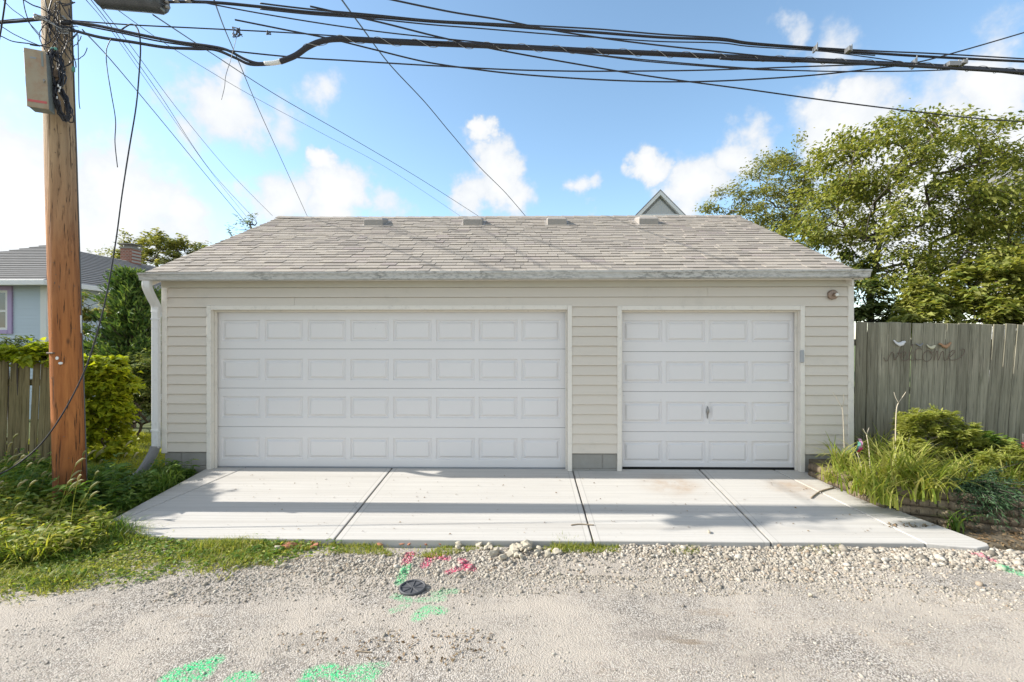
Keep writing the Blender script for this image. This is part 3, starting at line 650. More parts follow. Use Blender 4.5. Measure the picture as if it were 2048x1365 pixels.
# box vents near the ridge
for px in (747, 945, 1114, 1297):
    vy = 9.3
    c = at(px, 445, 9.15); m = MB(); hw = .185; y0 = 9.13; y1 = 9.52
    zb = lambda y: zr(y)-.012
    top_ = zb(y0)+.165
    def ring(ins, z_off):
        return None
    vs = [(c.x-hw, y0, zb(y0)), (c.x+hw, y0, zb(y0)), (c.x+hw, y1, zb(y1)), (c.x-hw, y1, zb(y1)),
          (c.x-hw, y0, zb(y0)+.14), (c.x+hw, y0, zb(y0)+.14), (c.x+hw, y1, zb(y1)+.06), (c.x-hw, y1, zb(y1)+.06),
          (c.x-hw+.03, y0+.06, zb(y0)+.19), (c.x+hw-.03, y0+.06, zb(y0)+.19), (c.x+hw-.03, y1-.04, zb(y1)+.07), (c.x-hw+.03, y1-.04, zb(y1)+.07)]
    fs = [(0, 1, 5, 4), (1, 2, 6, 5), (2, 3, 7, 6), (3, 0, 4, 7), (4, 5, 9, 8), (5, 6, 10, 9), (6, 7, 11, 10), (7, 4, 8, 11), (8, 9, 10, 11), (3, 2, 1, 0)]
    m.add(vs, fs); m.build('roof_vent', M['vent'], roof, False, .006)
    MB().add([(c.x-hw-.05, y0-.07, zb(y0-.07)+.018), (c.x+hw+.05, y0-.07, zb(y0-.07)+.018), (c.x+hw+.05, y1+.05, zb(y1+.05)+.018), (c.x-hw-.05, y1+.05, zb(y1+.05)+.018),
              (c.x-hw-.05, y0-.07, zb(y0-.07)+.023), (c.x+hw+.05, y0-.07, zb(y0-.07)+.023), (c.x+hw+.05, y1+.05, zb(y1+.05)+.023), (c.x-hw-.05, y1+.05, zb(y1+.05)+.023)],
             [(3, 2, 1, 0), (4, 5, 6, 7), (0, 1, 5, 4), (1, 2, 6, 5), (2, 3, 7, 6), (3, 0, 4, 7)]).build('vent_flashing', M['vent'], roof)

# ================================================================== utility pole
PY = 5.35
pb = at(140, 1000, PY); pt = at(112, 0, PY)
pole = empty('utility_pole', (pb.x, PY, gz(pb.x, PY)), 'tall weathered wooden utility pole carrying a metal cabinet and cable coils', 'utility pole')
zb_, zt_ = gz(pb.x, PY)-.3, 9.6
def pole_c(z):
    k = (z-pb.z)/(pt.z-pb.z); return Vector((pb.x+(pt.x-pb.x)*k, PY, z))
def pole_r(z): return .143-.0024*(z)-(.003*max(0, z-4))
m = MB(); nn = 32; vs = []; zs_ = [zb_+(zt_-zb_)*i/60 for i in range(61)]
for z in zs_:
    c = pole_c(z)
    for k in range(nn):
        a = 2*math.pi*k/nn; rr = pole_r(z)*(1+.012*math.sin(3*a+z*.6)+.008*math.sin(7*a+z*1.3)+random.uniform(-.006, .006)); vs.append((c.x+rr*math.cos(a), c.y+rr*math.sin(a), z))
fs = [(i*nn+k, i*nn+(k+1) % nn, (i+1)*nn+(k+1) % nn, (i+1)*nn+k) for i in range(60) for k in range(nn)]+[tuple(60*nn+k for k in range(nn))]
m.add(vs, fs); m.build('shaft', M['pole'], pole, True)
NV = Vector((EYE.x-pb.x, EYE.y-PY, 0)).normalized(); SV = Vector((-NV.y, NV.x, 0))    # towards the viewer's side of the alley, and sideways
def atp(px, py, off=0.02):
    """point on an upright plane touching the alley-side face of the pole"""
    d = pray(px, py); q0 = Vector((pb.x, PY, 0))+NV*(.137+off); t = (q0-EYE).dot(NV)/d.dot(NV); return EYE+d*t
def on_pole(px, py, out=.0):
    p = atp(px, py, 0); c = pole_c(p.z); r_ = pole_r(p.z)+out; sd = max(-r_*.96, min(r_*.96, (p-c).dot(SV)))
    q = c+SV*sd+NV*math.sqrt(max(0, r_*r_-sd*sd)); q.z = p.z; return q
def facing(mb, c, ang_off=0):
    """turn a block built round c with its face to -y so that it lies on the pole at c"""
    pc = pole_c(c.z); n = Vector((c.x-pc.x, c.y-pc.y, 0)).normalized(); a = math.atan2(n.y, n.x)+math.pi/2+ang_off
    mb.v = [((x-c.x)*math.cos(a)-(y-c.y)*math.sin(a)+c.x, (x-c.x)*math.sin(a)+(y-c.y)*math.cos(a)+c.y, z) for x, y, z in mb.v]; return mb
a, b = on_pole(165, 630, .004), on_pole(165, 667, .004)
facing(MB().box(a.x-.017, a.x+.017, a.y-.004, a.y+.02, b.z, a.z), a).build('white_marker', M['white'], pole, False, .006)
for (px, py, w, h, mt) in ((114, 717, .014, .018, 'white'), (121, 727, .019, .014, 'white')):
    p = on_pole(px, py, .004); m = MB(); m.add([(p.x+w*math.cos(i*math.pi/8), p.y-.004, p.z+h*math.sin(i*math.pi/8)) for i in range(16)]+[(p.x+w*math.cos(i*math.pi/8), p.y+.012, p.z+h*math.sin(i*math.pi/8)) for i in range(16)], [tuple(range(16))]+[(i, (i+1) % 16, 16+(i+1) % 16, 16+i) for i in range(16)]); facing(m, p).build('round_tag', M[mt], pole)
p = on_pole(104, 707); facing(MB().box(p.x-.06, p.x+.03, p.y-.02, p.y+.02, p.z-.01, p.z+.01), p).build('iron_step', M['iron'], pole, False, .004)
for k in range(22):
    p = on_pole(random.uniform(96, 166), random.uniform(250, 930), .0); facing(MB().box(p.x-.006, p.x+.006, p.y-.004, p.y+.006, p.z-.0025, p.z+.0025) if k % 3 else MB().box(p.x-.0025, p.x+.0025, p.y-.004, p.y+.006, p.z-.012, p.z+.012), p).build('staple', M['iron'], pole)
# ground-wire moulding down the right flank
m = MB(); pts = []
for i in range(40):
    z = -.1+6.4*i/39; c = pole_c(z); an = R(36); rr = pole_r(z)+.004; pts.append((c.x+rr*math.cos(an), c.y+rr*math.sin(an), z))
m.tube(pts, .0085, 6); m.build('ground_wire', M['cable_grey'], pole, True)
# terminal cabinet on the left of the face
ca = atp(53, 97, .1); cb = atp(55, 214, .1)
cw, cd, chh = .178, .135, ca.z-cb.z
cab = empty('cabinet', cb); cab.parent = pole; cab.location = Vector((cb.x, cb.y, cb.z))-pole.location
cab['label'] = 'rust-stained metal terminal cabinet with a red sticker'
def cbuild(m, name, mat, smooth=False, bev=0):
    o = m.build(name, M[mat], None, smooth, bev); o.parent = cab; return o      # written in the cabinet's own frame: x along its face, z up
ln_ = -.028
def cbox(x0, x1, y0, y1, z0, z1):
    m = MB().box(x0, x1, y0, y1, z0, z1); m.v = [(x+ln_*(z/chh), y, z) for x, y, z in m.v]; return m
cbuild(cbox(.004, cw-.004, 0, cd, .004, chh-.004), 'cabinet_body', 'cabinet_side', False, .004)
cbuild(cbox(0, cw, -.014, -.001, 0, chh), 'cabinet_door', 'cabinet', False, .003)
cbuild(cbox(.012, cw-.012, -.0165, -.0145, .055, .08), 'red_sticker', 'red')
cbuild(cbox(cw-.038, cw-.02, -.0165, -.0145, chh-.17, chh-.02), 'faded_sticker', 'cabinet_side')
m = MB(); m.tube([(cw-.035, -.012, .3), (cw-.035, -.028, .3)], .009, 10); m.tube([(cw-.035, -.026, .31), (cw-.035, -.026, .27)], .004, 6); cbuild(m, 'latch', 'steel', True)
cbuild(cbox(.05, .1, -.0165, -.0145, chh-.1, chh-.085), 'name_plate', 'steel')
cbuild(MB().box(.05, .2, cd, cd+.06, .12, .19), 'bracket', 'iron'); cbuild(MB().box(.05, .2, cd, cd+.06, chh-.19, chh-.12), 'bracket', 'iron')
cab.rotation_euler.z = R(24)
# black cable coils and the tangle of drop wires
def loop(px, py, w, h, tilt, depth, n=30, turns=1.0, jit=4):
    c = []
    for i in range(n+1):
        a = 2*math.pi*turns*i/n; ux, uy = w*math.cos(a), h*math.sin(a); tx = ux*math.cos(tilt)-uy*math.sin(tilt); ty = ux*math.sin(tilt)+uy*math.cos(tilt)
        c.append(atp(px+tx+random.uniform(-jit, jit)*.5, py+ty+random.uniform(-jit, jit)*.5, depth+.015*math.sin(a*2)))
    return c
dep = .04
coil = MB()
for k in range(10): coil.tube(spline(loop(112+random.uniform(-6, 6), 140+random.uniform(-5, 5), 12+random.uniform(-4, 5), 32+random.uniform(-6, 8), -.15+random.uniform(-.1, .1), dep+random.uniform(-.03, .03)), 2), .0075, 6)
coil.build('cable_coil', M['cable'], pole, True)
coil = MB()
for k in range(9): coil.tube(spline(loop(124+random.uniform(-5, 5), 208+random.uniform(-5, 5), 11+random.uniform(-3, 3), 33+random.uniform(-6, 6), -.35+random.uniform(-.1, .1), dep+random.uniform(-.02, .03)), 2), .007, 6)
coil.build('cable_coil', M['cable'], pole, True)
for (px, py) in ((116, 172), (120, 176), (118, 182), (114, 196)):
    p = atp(px, py, .08); MB().tube([p+Vector((0, 0, -.014)), p+Vector((.003, 0, .014))], .007, 8).build('white_connector', M['white'], pole, True)
p = atp(107, 98, .05); MB().box(p.x-.035, p.x+.035, p.y-.012, p.y+.012, p.z-.013, p.z+.013).build('green_clip', M['teal'], pole, False, .006)
p = atp(147, 140, -.03); MB().tube([p+Vector((0, 0, .03)), p+Vector((0, 0, -.02))], .016, 10).build('glass_knob', M['teal'], pole, True)
for (px, py) in ((124, 34), (128, 38)):
    p = atp(px, py, .04); MB().box(p.x-.02, p.x+.02, p.y-.01, p.y+.01, p.z-.012, p.z+.012).build('metal_clip', M['steel'], pole, False, .004)
tang = MB()
def jw(px, py, s=0): return atp(px+random.uniform(-s, s), py+random.uniform(-s, s), .03+random.uniform(-.03, .04))
for k in range(9):        # grey preformed grips fanning across the pole
    tang.tube(spline([jw(68, 28+k*1.3, 2), jw(88, 36+k, 3), jw(104, 46+k*.5, 3), jw(122, 52+k*1.8, 3), jw(138, 58+k*1.2, 3)], 6), .006, 6)
tang.build('cable_grips', M['lash'], pole, True)
tang = MB()
for k in range(26):
    x0_, x1_ = random.uniform(80, 125), random.uniform(84, 150); y0_, y1_ = random.uniform(0, 50), random.uniform(55, 112)
    tang.tube(spline([jw(x0_, y0_), jw((x0_+x1_)/2+random.uniform(-18, 18), (y0_+y1_)/2, 4), jw(x1_, y1_)], 8), random.choice([.0025, .003, .004]), 6)
for (a, b, c) in (((90, 0), (96, 25), (104, 62)), ((104, 0), (97, 30), (101, 70)), ((150, 5), (128, 12), (118, 3)), ((146, 4), (134, 9), (114, 4)), ((120, 4), (135, 30), (146, 44)), ((138, 18), (140, 35), (150, 50))):
    tang.tube(spline([jw(*a), jw(*b), jw(*c)], 8), .0065, 6)
for (w, h, px, py) in ((17, 27, 158, 92), (12, 20, 150, 72), (14, 26, 135, 108), (10, 18, 146, 60)):
    tang.tube(spline(loop(px, py, w, h, .2, .02, 16, .8), 3), .004, 6)
for (a, b, c, d) in (((118, 86), (132, 108), (141, 124), (127, 136)), ((120, 80), (140, 100), (150, 122), (152, 135)), ((104, 62), (114, 80), (115, 110), (114, 150)), ((60, 90), (80, 92), (100, 84), (98, 70))):
    tang.tube(spline([jw(*a), jw(*b), jw(*c), jw(*d)], 8), .0055, 6)
tang.build('wire_tangle', M['cable'], pole, True)
for (px0, py0, px1, py1) in ((122, 46, 150, 45), (124, 54, 149, 62)):      # fat dead-end sleeves
    MB().tube([atp(px0, py0, .03), atp((px0+px1)/2, (py0+py1)/2, .02), atp(px1, py1, 0)], [.02, .026, .022], 10).build('dead_end_sleeve', M['cable'], pole, True)

# ================================================================== overhead cables, each a thing of its own
def cable(name, pts, Y0, Y1, r, label, mat='cable', cat='cable', ext=0, n=6):
    m_ = len(pts); L = [0]
    for a, b in zip(pts[:-1], pts[1:]): L.append(L[-1]+math.hypot(b[0]-a[0], b[1]-a[1]))
    P = [at(p[0], p[1], Y0+(Y1-Y0)*(l/L[-1])) for p, l in zip(pts, L)]
    o = MB().tube(spline(P, 10), r*.86, n).build(name, M[mat], None, True)
    return tag(o, label, cat)
SP = 'overhead_cable'
# the fat lashed bundle: two slack cables join at a sleeve and run on as one
Yp, Yr = PY-.2, 6.4
c1 = cable(SP, [(148, 45), (185, 50), (225, 58), (290, 72), (360, 85), (420, 93), (455, 101), (490, 119), (515, 127), (540, 126)], Yp, 5.25, .018, 'black cable of the slack pair, upper one at the pole, joining the pale sleeve')
c2 = cable(SP, [(150, 62), (200, 75), (260, 84), (330, 95), (390, 98), (430, 100), (470, 116), (500, 129), (540, 129)], Yp, 5.25, .018, 'black cable of the slack pair, lower one at the pole, joining the pale sleeve')
m = MB(); m.tube(spline([at(530, 127.5, 5.25), at(550, 126, 5.25), at(568, 122, 5.26)], 6), .026, 10); tag(m.build('cable_sleeve', M['white'], None, True), 'pale wrapped sleeve where two slack cables join the fat bundle', 'cable sleeve')
bpts = [(560, 124), (590, 112), (615, 95), (640, 84), (670, 79), (720, 80), (800, 85), (900, 89), (1000, 93), (1100, 98), (1200, 103), (1300, 107), (1450, 114), (1600, 120), (1750, 127), (1850, 132), (1950, 138), (2060, 145), (2300, 160), (2900, 190)]
cable(SP, bpts, 5.25, 7.4, .036, 'fattest black cable bundle with a spiral lashing wire, rising out of the pale sleeve', n=10)
# spiral lashing wire on the bundle
L = [0]
for a, b in zip(bpts[:-1], bpts[1:]): L.append(L[-1]+math.hypot(b[0]-a[0], b[1]-a[1]))
ctr = spline([at(p[0], p[1], 5.25+(7.4-5.25)*(l/L[-1])) for p, l in zip(bpts, L)], 30); hel = []
dist = 0
for i, c in enumerate(ctr[30:-60]):
    dist += (ctr[30+i+1]-c).length; an = dist*2*math.pi/.42; hel.append(c+Vector((0, math.cos(an), math.sin(an)))*.039)
tag(MB().tube(hel, .0035, 5).build('lashing_wire', M['lash'], None, True), 'thin bright wire wound in a spiral round the fat cable bundle', 'wire')
cable(SP, [(1440, 117), (1500, 120), (1650, 124), (1800, 131), (2060, 146), (2300, 160)], 5.9, 6.7, .02, 'cable tied under the fat bundle where it meets the clamps')
# messenger strand and lower drops
cable(SP, [(148, 42), (260, 50), (400, 57), (560, 65), (700, 74), (850, 82), (1000, 93), (1150, 106), (1300, 121), (1500, 137), (1650, 143), (1800, 143), (1900, 140)], Yp, 6.0, .008, 'thin strand with a frayed wire knot hanging over the slack cable pair')
cable(SP, [(150, 48), (240, 66), (330, 85), (470, 103), (600, 116), (700, 122), (850, 131), (1000, 139), (1100, 142), (1200, 143), (1400, 141), (1600, 134), (1750, 129), (1850, 127)], Yp+.05, 6.1, .0095, 'thin cable sagging below the fat bundle, the less slack of two', 'cable')
cable(SP, [(470, 40), (560, 58), (660, 78), (750, 100), (850, 124), (950, 139), (1050, 150), (1200, 160), (1330, 164), (1450, 162), (1600, 153), (1720, 141), (1830, 126), (1930, 100), (2050, 65), (2200, 20)], 5.4, 6.6, .0105, 'drop cable with the deepest sag, climbing again to the right past the clamps')
cable(SP, [(620, 13), (760, 45), (880, 75), (1000, 101), (1150, 128), (1300, 153), (1500, 180), (1650, 201), (1800, 220), (1950, 237), (2060, 245), (2300, 262)], 5.0, 8.2, .011, 'lone black cable passing just above the tree top, lowest of the long spans')
# the upper bundle
ub = [(330, 4), (420, 5), (520, 14), (620, 25), (740, 33), (860, 43), (960, 49), (1100, 59), (1200, 66), (1320, 75), (1440, 80), (1500, 88), (1620, 97), (1750, 107), (1880, 115), (2060, 124), (2300, 135), (2900, 160)]
cable(SP, ub, 5.0, 7.4, .018, 'upper black cable bundle hung from the splice case, thicker strand', n=8)
cable(SP, [(x, y-4.5+2.5*math.sin(x*.009)) for x, y in ub[2:]], 5.02, 7.4, .010, 'thinner strand twisting round the upper cable bundle')
cable(SP, [(x, y+7+3*math.sin(x*.006+1)) for x, y in ub[2:14]], 5.05, 6.6, .0085, 'slim cable hanging a hand below the upper bundle, joining it near the bracket')
cable(SP, [(380, 0), (470, 18), (560, 34), (660, 50), (760, 64), (850, 74), (960, 85), (1060, 96), (1200, 112), (1300, 124), (1500, 139), (1620, 142)], 5.0, 6.2, .008, 'thin wire crossing down from the splice case to below the fat bundle')
cable(SP, [(770, -3), (900, 24), (1000, 40), (1100, 60), (1200, 76), (1300, 89), (1420, 102), (1520, 112), (1640, 122), (1760, 128)], 4.6, 6.3, .010, 'black wire slanting down across the upper bundle onto the fat one')
cable(SP, [(1640, 102), (1760, 118), (1850, 132), (1960, 141), (2060, 152), (2300, 180)], 6.2, 6.9, .007, 'short thin wire sloping from the upper bundle behind the clamps')
cable(SP, [(2150, 215), (2050, 272), (1990, 312), (1930, 350)], 7.0, 10.5, .009, 'thin drop wire running into the leafy tree top')
# clamps
for (px, py, w, h) in ((1697, 100, .05, .06), (1630, 98, .02, .07), (1828, 128, .02, .11), (1905, 130, .16, .06), (1926, 126, .06, .05)):
    p = at(px, py, 6.1 if px < 1720 else 6.35); m = MB(); m.box(p.x-w/2, p.x+w/2, p.y-.045, p.y+.045, p.z-h/2, p.z+h/2); m.tube([p+Vector((w*.3, -.04, -h*.7)), p+Vector((w*.3, -.04, h*.8))], .008, 6)
    lab = {1697: 'small square bracket riding on the upper cable bundle', 1630: 'slim tie clamping the strands of the upper cable bundle', 1828: 'thin upright hanger tie on the fat cable bundle', 1905: 'long steel dead-end clamp lying along the fat cable bundle', 1926: 'steel hook clamp where a drop cable leaves the fat bundle'}[px]
    tag(m.build('cable_clamp', M['steel'], None, False, .005), lab, 'clamp')
# frayed knots
for (px, py, s, lab) in ((474, 64, 11, 'frayed knot of loose wire ends on the thin strand'), (537, 65, 5, 'tiny wire tie on the thin strand beyond the frayed knot')):
    m = MB()
    for k in range(8 if s > 8 else 3):
        m.tube(spline([at(px+random.uniform(-s, s), py+random.uniform(-s, s), 5.2) for _ in range(4)], 5), .0045, 5)
    tag(m.build('wire_knot', M['cable'], None, True), lab, 'wire knot')
# service drops that run back over the roofs
drops = [([(165, 60), (230, 130), (330, 250), (420, 360), (492, 446)], 15, .009, 'thin drop wire steepest of the fan running behind the left roof corner'),
         ([(178, -5), (235, 70), (320, 190), (420, 340), (513, 442)], 17, .007, 'faint drop wire second in the fan running behind the left roof corner'),
         ([(172, 0), (230, 72), (330, 215), (430, 355), (503, 446)], 17.5, .0055, 'faintest drop wire in the fan running behind the left roof corner'),
         ([(190, 0), (260, 90), (360, 225), (460, 345), (545, 432)], 18, .007, 'drop wire in the fan ending over the left end of the ridge'),
         ([(428, 0), (450, 60), (480, 130), (520, 225), (570, 335), (615, 434)], 19, .0095, 'dark drop wire falling steeply onto the ridge left of the first roof vent'),
         ([(306, 30), (420, 105), (560, 195), (700, 275), (840, 358), (962, 436)], 20, .009, 'long drop wire from below the splice case to the second roof vent'),
         ([(232, 18), (350, 100), (500, 190), (640, 265), (780, 340), (920, 432)], 22, .0055, 'very faint drop wire reaching the ridge beside the second roof vent'),
         ([(680, -5), (720, 50), (780, 130), (850, 205), (900, 265), (960, 335), (1010, 385), (1053, 435)], 16, .012, 'kinked black drop wire falling to the middle of the ridge')]
for pts, Y1, r, lab in drops: cable('drop_wire', pts, 5.4, Y1, r, lab, cat='wire')
# left-hand lines
for pts, Y1, r, lab in [([(-200, 62), (0, 46), (40, 43), (95, 38)], PY-.2, .016, 'thick cable reaching the pole from the left'),
                       ([(-200, 65), (0, 42), (60, 37), (95, 33)], PY-.22, .006, 'thin strand just above the thick cable left of the pole'),
                       ([(-40, 35), (0, 52), (30, 70), (75, 90), (100, 96)], PY-.25, .006, 'slack wire dropping from the left to the top of the cabinet'),
                       ([(-40, 60), (0, 72), (25, 83), (60, 88), (80, 93)], PY-.25, .007, 'black lead sagging into the top of the cabinet'),
                       ([(-10, -20), (20, 15), (50, 38), (80, 70), (100, 92)], PY-.2, .005, 'fine wire crossing diagonally left of the pole above the cabinet'),
                       ([(12, -10), (8, 20), (2, 60), (-2, 80)], PY-.2, .009, 'wire hanging at the picture margin left of the pole'),
                       ([(45, -10), (50, 20), (60, 48), (75, 68), (82, 75)], PY-.2, .005, 'fine looping wire left of the pole near the grips'),
                       ([(40, -5), (64, 10), (85, 18), (110, 36)], PY-.2, .008, 'spliced wire slanting onto the pole top from the left')]:
    cable('pole_lead', pts, PY-.5, Y1, r, lab, cat='wire')
# loose ends hanging
cable('loose_cable', [(222, 78), (213, 100), (214, 135), (222, 185), (231, 240), (230, 285), (235, 335)], 5.1, 5.0, .0055, 'loose cable end hanging free beside the pole', cat='cable')
cable('loose_cable', [(240, 62), (262, 49), (276, 60), (281, 95), (278, 150), (272, 215), (258, 300), (244, 390), (232, 480), (215, 580), (196, 660), (170, 740), (130, 820), (85, 885), (40, 925), (0, 948), (-60, 968)], 5.2, 4.75, .0085, 'long loose black cable arching off the strand and trailing past the pole to the weeds', cat='cable')
cable('loose_cable', [(473, 75), (462, 118), (455, 140), (451, 155), (449, 175), (443, 200)], 5.2, 5.2, .003, 'hair-thin wire end dangling from the frayed knot', cat='wire')
cable('loose_cable', [(156, 70), (157, 130), (158, 200), (160, 218)], PY-.12, PY-.12, .0055, 'thin wire hanging straight down along the right edge of the pole', cat='wire')
# splice case at the top of the picture
sc = empty('splice_case', at(258, 0, 5.0), 'dark metal splice case hanging from the upper cables', 'splice case')
m = MB(); q = spline([at(192, 2, 5.0), at(205, -3, 5.0), at(240, 0, 5.0), at(290, 4, 5.0), at(322, 8, 5.0), at(328, 9, 5.0)], 6); m.tube(q, [.03]+[.09]*5+[.1]*(len(q)-12)+[.085]*5+[.045], 12); m.build('case_body', M['splice'], sc, True)
m = MB(); a = at(200, 10, 5.0); b = at(326, 22, 5.0); m.add([(a.x, 4.97, a.z), (b.x, 4.97, b.z), (b.x, 4.97, b.z+.08), (a.x, 4.97, a.z+.08), (a.x, 5.03, a.z), (b.x, 5.03, b.z), (b.x, 5.03, b.z+.08), (a.x, 5.03, a.z+.08)], [(0, 1, 2, 3), (7, 6, 5, 4), (0, 4, 5, 1), (1, 5, 6, 2), (2, 6, 7, 3), (3, 7, 4, 0)]); m.build('flange', M['cabinet_side'], sc, False, .006)
for (px, py) in ((332, 4), (333, 14), (352, 2), (376, 2)):
    p = at(px, py, 5.0); MB().tube([p+Vector((-.02, 0, 0)), p+Vector((.03, 0, 0))], .02, 8).build('end_bolt', M['steel'], sc, True)

# ================================================================== fences
def picket_mesh(w, h, t, pointed=False):
    hw = w/2
    if pointed: prof = [(-hw, 0), (hw, 0), (hw, h-.04), (hw-.03, h), (-hw+.03, h), (-hw, h-.04)]
    else: prof = [(-hw, 0), (hw, 0), (hw, h), (-hw, h)]
    n = len(prof); c = .006
    vs = [(x, -t/2+0, z) for x, z in prof]+[(x, t/2, z) for x, z in prof]
    me = bpy.data.meshes.new('picket'); me.from_pydata(vs, [], [tuple(range(n)), tuple(range(2*n-1, n-1, -1))]+[(i, n+i, n+(i+1) % n, (i+1) % n) for i in range(n)])
    bm = bmesh.new(); bm.from_mesh(me); bmesh.ops.recalc_face_normals(bm, faces=bm.faces); bmesh.ops.bevel(bm, geom=[e for e in bm.edges], offset=c, segments=1, affect='EDGES'); bm.to_mesh(me); bm.free()
    return me
# right fence: tall grey boards
FY = 6.78
fr_ = empty('wooden_fence', (5.6, FY, 0), 'tall weathered grey board fence carrying the welcome sign beside the garage', 'fence')
lines_t = [1712, 1735, 1756, 1778, 1802, 1825, 1847, 1870, 1893, 1917, 1941, 1963, 1986, 2010, 2032, 2054]
lines_b = [1706, 1729, 1751, 1771, 1794, 1817, 1838, 1860, 1882, 1905, 1927, 1950, 1970, 1991, 2010, 2033]
meshes = {}
for i in range(15):
    xa, xb = at(lines_t[i], 646, FY).x, at(lines_t[i+1], 646, FY).x; xc = at((lines_b[i]+lines_b[i+1])/2, 900, FY).x
    zt = at(1850, 644+i*.35+random.uniform(-1.2, 1.2), FY).z; w = round((xb-xa)-.005, 3); key = w
    if key not in meshes: me = picket_mesh(w, 2.0, .02); me.materials.append(M['picket']); meshes[key] = me
    o = link('picket', meshes[key], fr_); zb0 = .06
    lean = ((xa+xb)/2-xc)/(zt-at(1850, 900, FY).z)
    xb0 = (xa+xb)/2-lean*(zt-zb0)
    o.location = Vector((xb0, FY+random.uniform(-.01, .01)+(.014 if i in (1, 4, 7, 11) else 0), zb0))-fr_.location
    o.rotation_euler = (random.uniform(-.006, .006), math.atan(lean), random.uniform(-.02, .02)); o.scale = (1, 1, (zt-zb0)/2.0)
# the fence carries on beyond the frame
for i in range(12):
    k0 = list(meshes.values())[i % len(meshes)]
    o = link('picket', k0, fr_); o.location = Vector((at(2052, 646, FY).x-.13+.162*(i+.5), FY+.012, .06))-fr_.location; o.rotation_euler = (0, .05, 0)
for z in (.45, 1.1, 1.78): MB().box(XR+.06, 9.3, FY+.02, FY+.06, z-.045, z+.045).build('rail', M['picket'], fr_)
for x in (XR+.12, 7.0, 9.2): MB().box(x-.045, x+.045, FY+.0605, FY+.15, -.2, 1.95).build('post', M['picket'], fr_)
# left fence: narrow mossy pickets
LY = 6.75
fl = empty('wooden_fence', (at(50, 900, LY).x, LY, -.1), 'narrow mossy brown picket fence draped with vine behind the pole', 'fence')
meL = picket_mesh(.104, 1.66, .018, True); meL.materials.append(M['picket_left'])
x_end = at(112, 850, LY).x
for i in range(34):
    x = x_end-.02-.111*i; o = link('picket', meL, fl); o.location = Vector((x, LY+random.uniform(-.008, .008), -.13))-fl.location
    o.rotation_euler = (random.uniform(-.01, .01), .035+random.uniform(-.012, .012), 0); o.scale.z = 1+random.uniform(-.012, .012)
for z in (.25, 1.2): MB().box(x_end-3.8, x_end, LY+.014, LY+.05, z-.045, z+.045).build('rail', M['picket_left'], fl)
for x in (x_end-.1, x_end-2.2): MB().box(x-.045, x+.045, LY+.051, LY+.14, -.3, 1.5).build('post', M['picket_left'], fl)

# welcome sign of bent wire with birds
wsn = empty('welcome_sign', at(1850, 730, FY-.03), 'rusty wire script sign with four small birds hung on the grey fence', 'sign')
def zo(x, y): return at(1700+x/5.885, 620+y/5.885, FY-.028)
strokes = [[(400, 560), (408, 590), (440, 602), (458, 560), (490, 502), (515, 520), (525, 590), (560, 545), (592, 450)],
           [(560, 515), (585, 500), (605, 520), (580, 535)], [(600, 560), (640, 545), (655, 505), (625, 490), (600, 540), (615, 592), (660, 600)],
           [(660, 600), (700, 560), (738, 410), (715, 440), (700, 540), (715, 592), (765, 588)],
           [(765, 588), (762, 520), (790, 460), (830, 450), (845, 475)], [(765, 560), (790, 592), (850, 580)],
           [(920, 478), (872, 510), (858, 570), (890, 606), (940, 592), (968, 540), (950, 492), (915, 480)], [(935, 480), (950, 508), (985, 495), (1005, 465)],
           [(990, 595), (1012, 505), (1030, 490), (1038, 595), (1075, 505), (1100, 498), (1108, 590), (1130, 590)],
           [(1130, 590), (1180, 555), (1235, 492), (1205, 480), (1160, 540), (1180, 590), (1262, 582), (1330, 530), (1350, 480), (1330, 460), (1308, 480)]]
m = MB()
for s_ in strokes: m.tube(spline([zo(*p) for p in s_], 6), .0042, 6)
m.build('wire_script', M['iron'], wsn, True)
def bird(x, y, s, mt, fl_=1):
    c = zo(x, y); m = MB(); k = s*fl_
    q = [c+Vector((-.085*k, 0, .055*s)), c+Vector((-.05*k, 0, .015*s)), c+Vector((-.01*k, 0, -.006*s)), c+Vector((.03*k, 0, .008*s)), c+Vector((.05*k, 0, .03*s)), c+Vector((.068*k, 0, .034*s)), c+Vector((.085*k, 0, .03*s))]
    m.tube(q, [.012*s, .018*s, .032*s, .03*s, .02*s, .017*s, .003*s], 10, True, .6); m.build('bird', M[mt], wsn, True)
bird(588, 405, 1.0, 'bird_white'); bird(815, 420, .6, 'bird_grey', -1); bird(960, 445, .75, 'bird_cream'); bird(1115, 430, 1.0, 'bird_brown', -1)

# ================================================================== neighbouring houses
def hbox_siding(mb, x0, x1, y, z0, z1, step, proud=.012):
    z = z0
    while z < z1-.02:
        zz = min(z1, z+step); mb.add([(x0, y-proud, z), (x1, y-proud, z), (x1, y, zz), (x0, y, zz), (x1, y, z), (x0, y, z)], [(0, 1, 2, 3), (0, 5, 4, 1)]); z = zz
HY = 11.0; hx1 = at(93, 620, HY).x; hx0 = hx1-4.7
ez = at(60, 560, HY-.35).z
hb = empty('blue_house', ((hx0+hx1)/2, HY, gz(0, 11)), 'pale blue sided house with grey hip roof and lilac window trim', 'house')
MB().box(hx0, hx1, HY, HY+9, -.1, ez+.02).build('wall', M['blue_siding'], hb)
m = MB(); wx0, wx1, wz0, wz1 = at(-70, 620, HY).x, at(27, 620, HY).x, at(0, 668, HY).z, at(0, 573, HY).z
st = .078
for (a, b, c, d) in ((hx0, wx0, .3, ez-.06), (wx1, hx1-.12, .3, ez-.06), (wx0, wx1, .3, wz0), (wx0, wx1, wz1, ez-.06)):
    z = c
    hbox_siding(m, a, b, HY-.002, c, d, st)
m.build('lap_siding', M['blue_siding'], hb)
MB().box(hx1-.12, hx1+.012, HY-.03, HY+.1, .2, ez-.06).build('corner_board', M['white_trim'], hb)
m = MB(); hbox_y = []
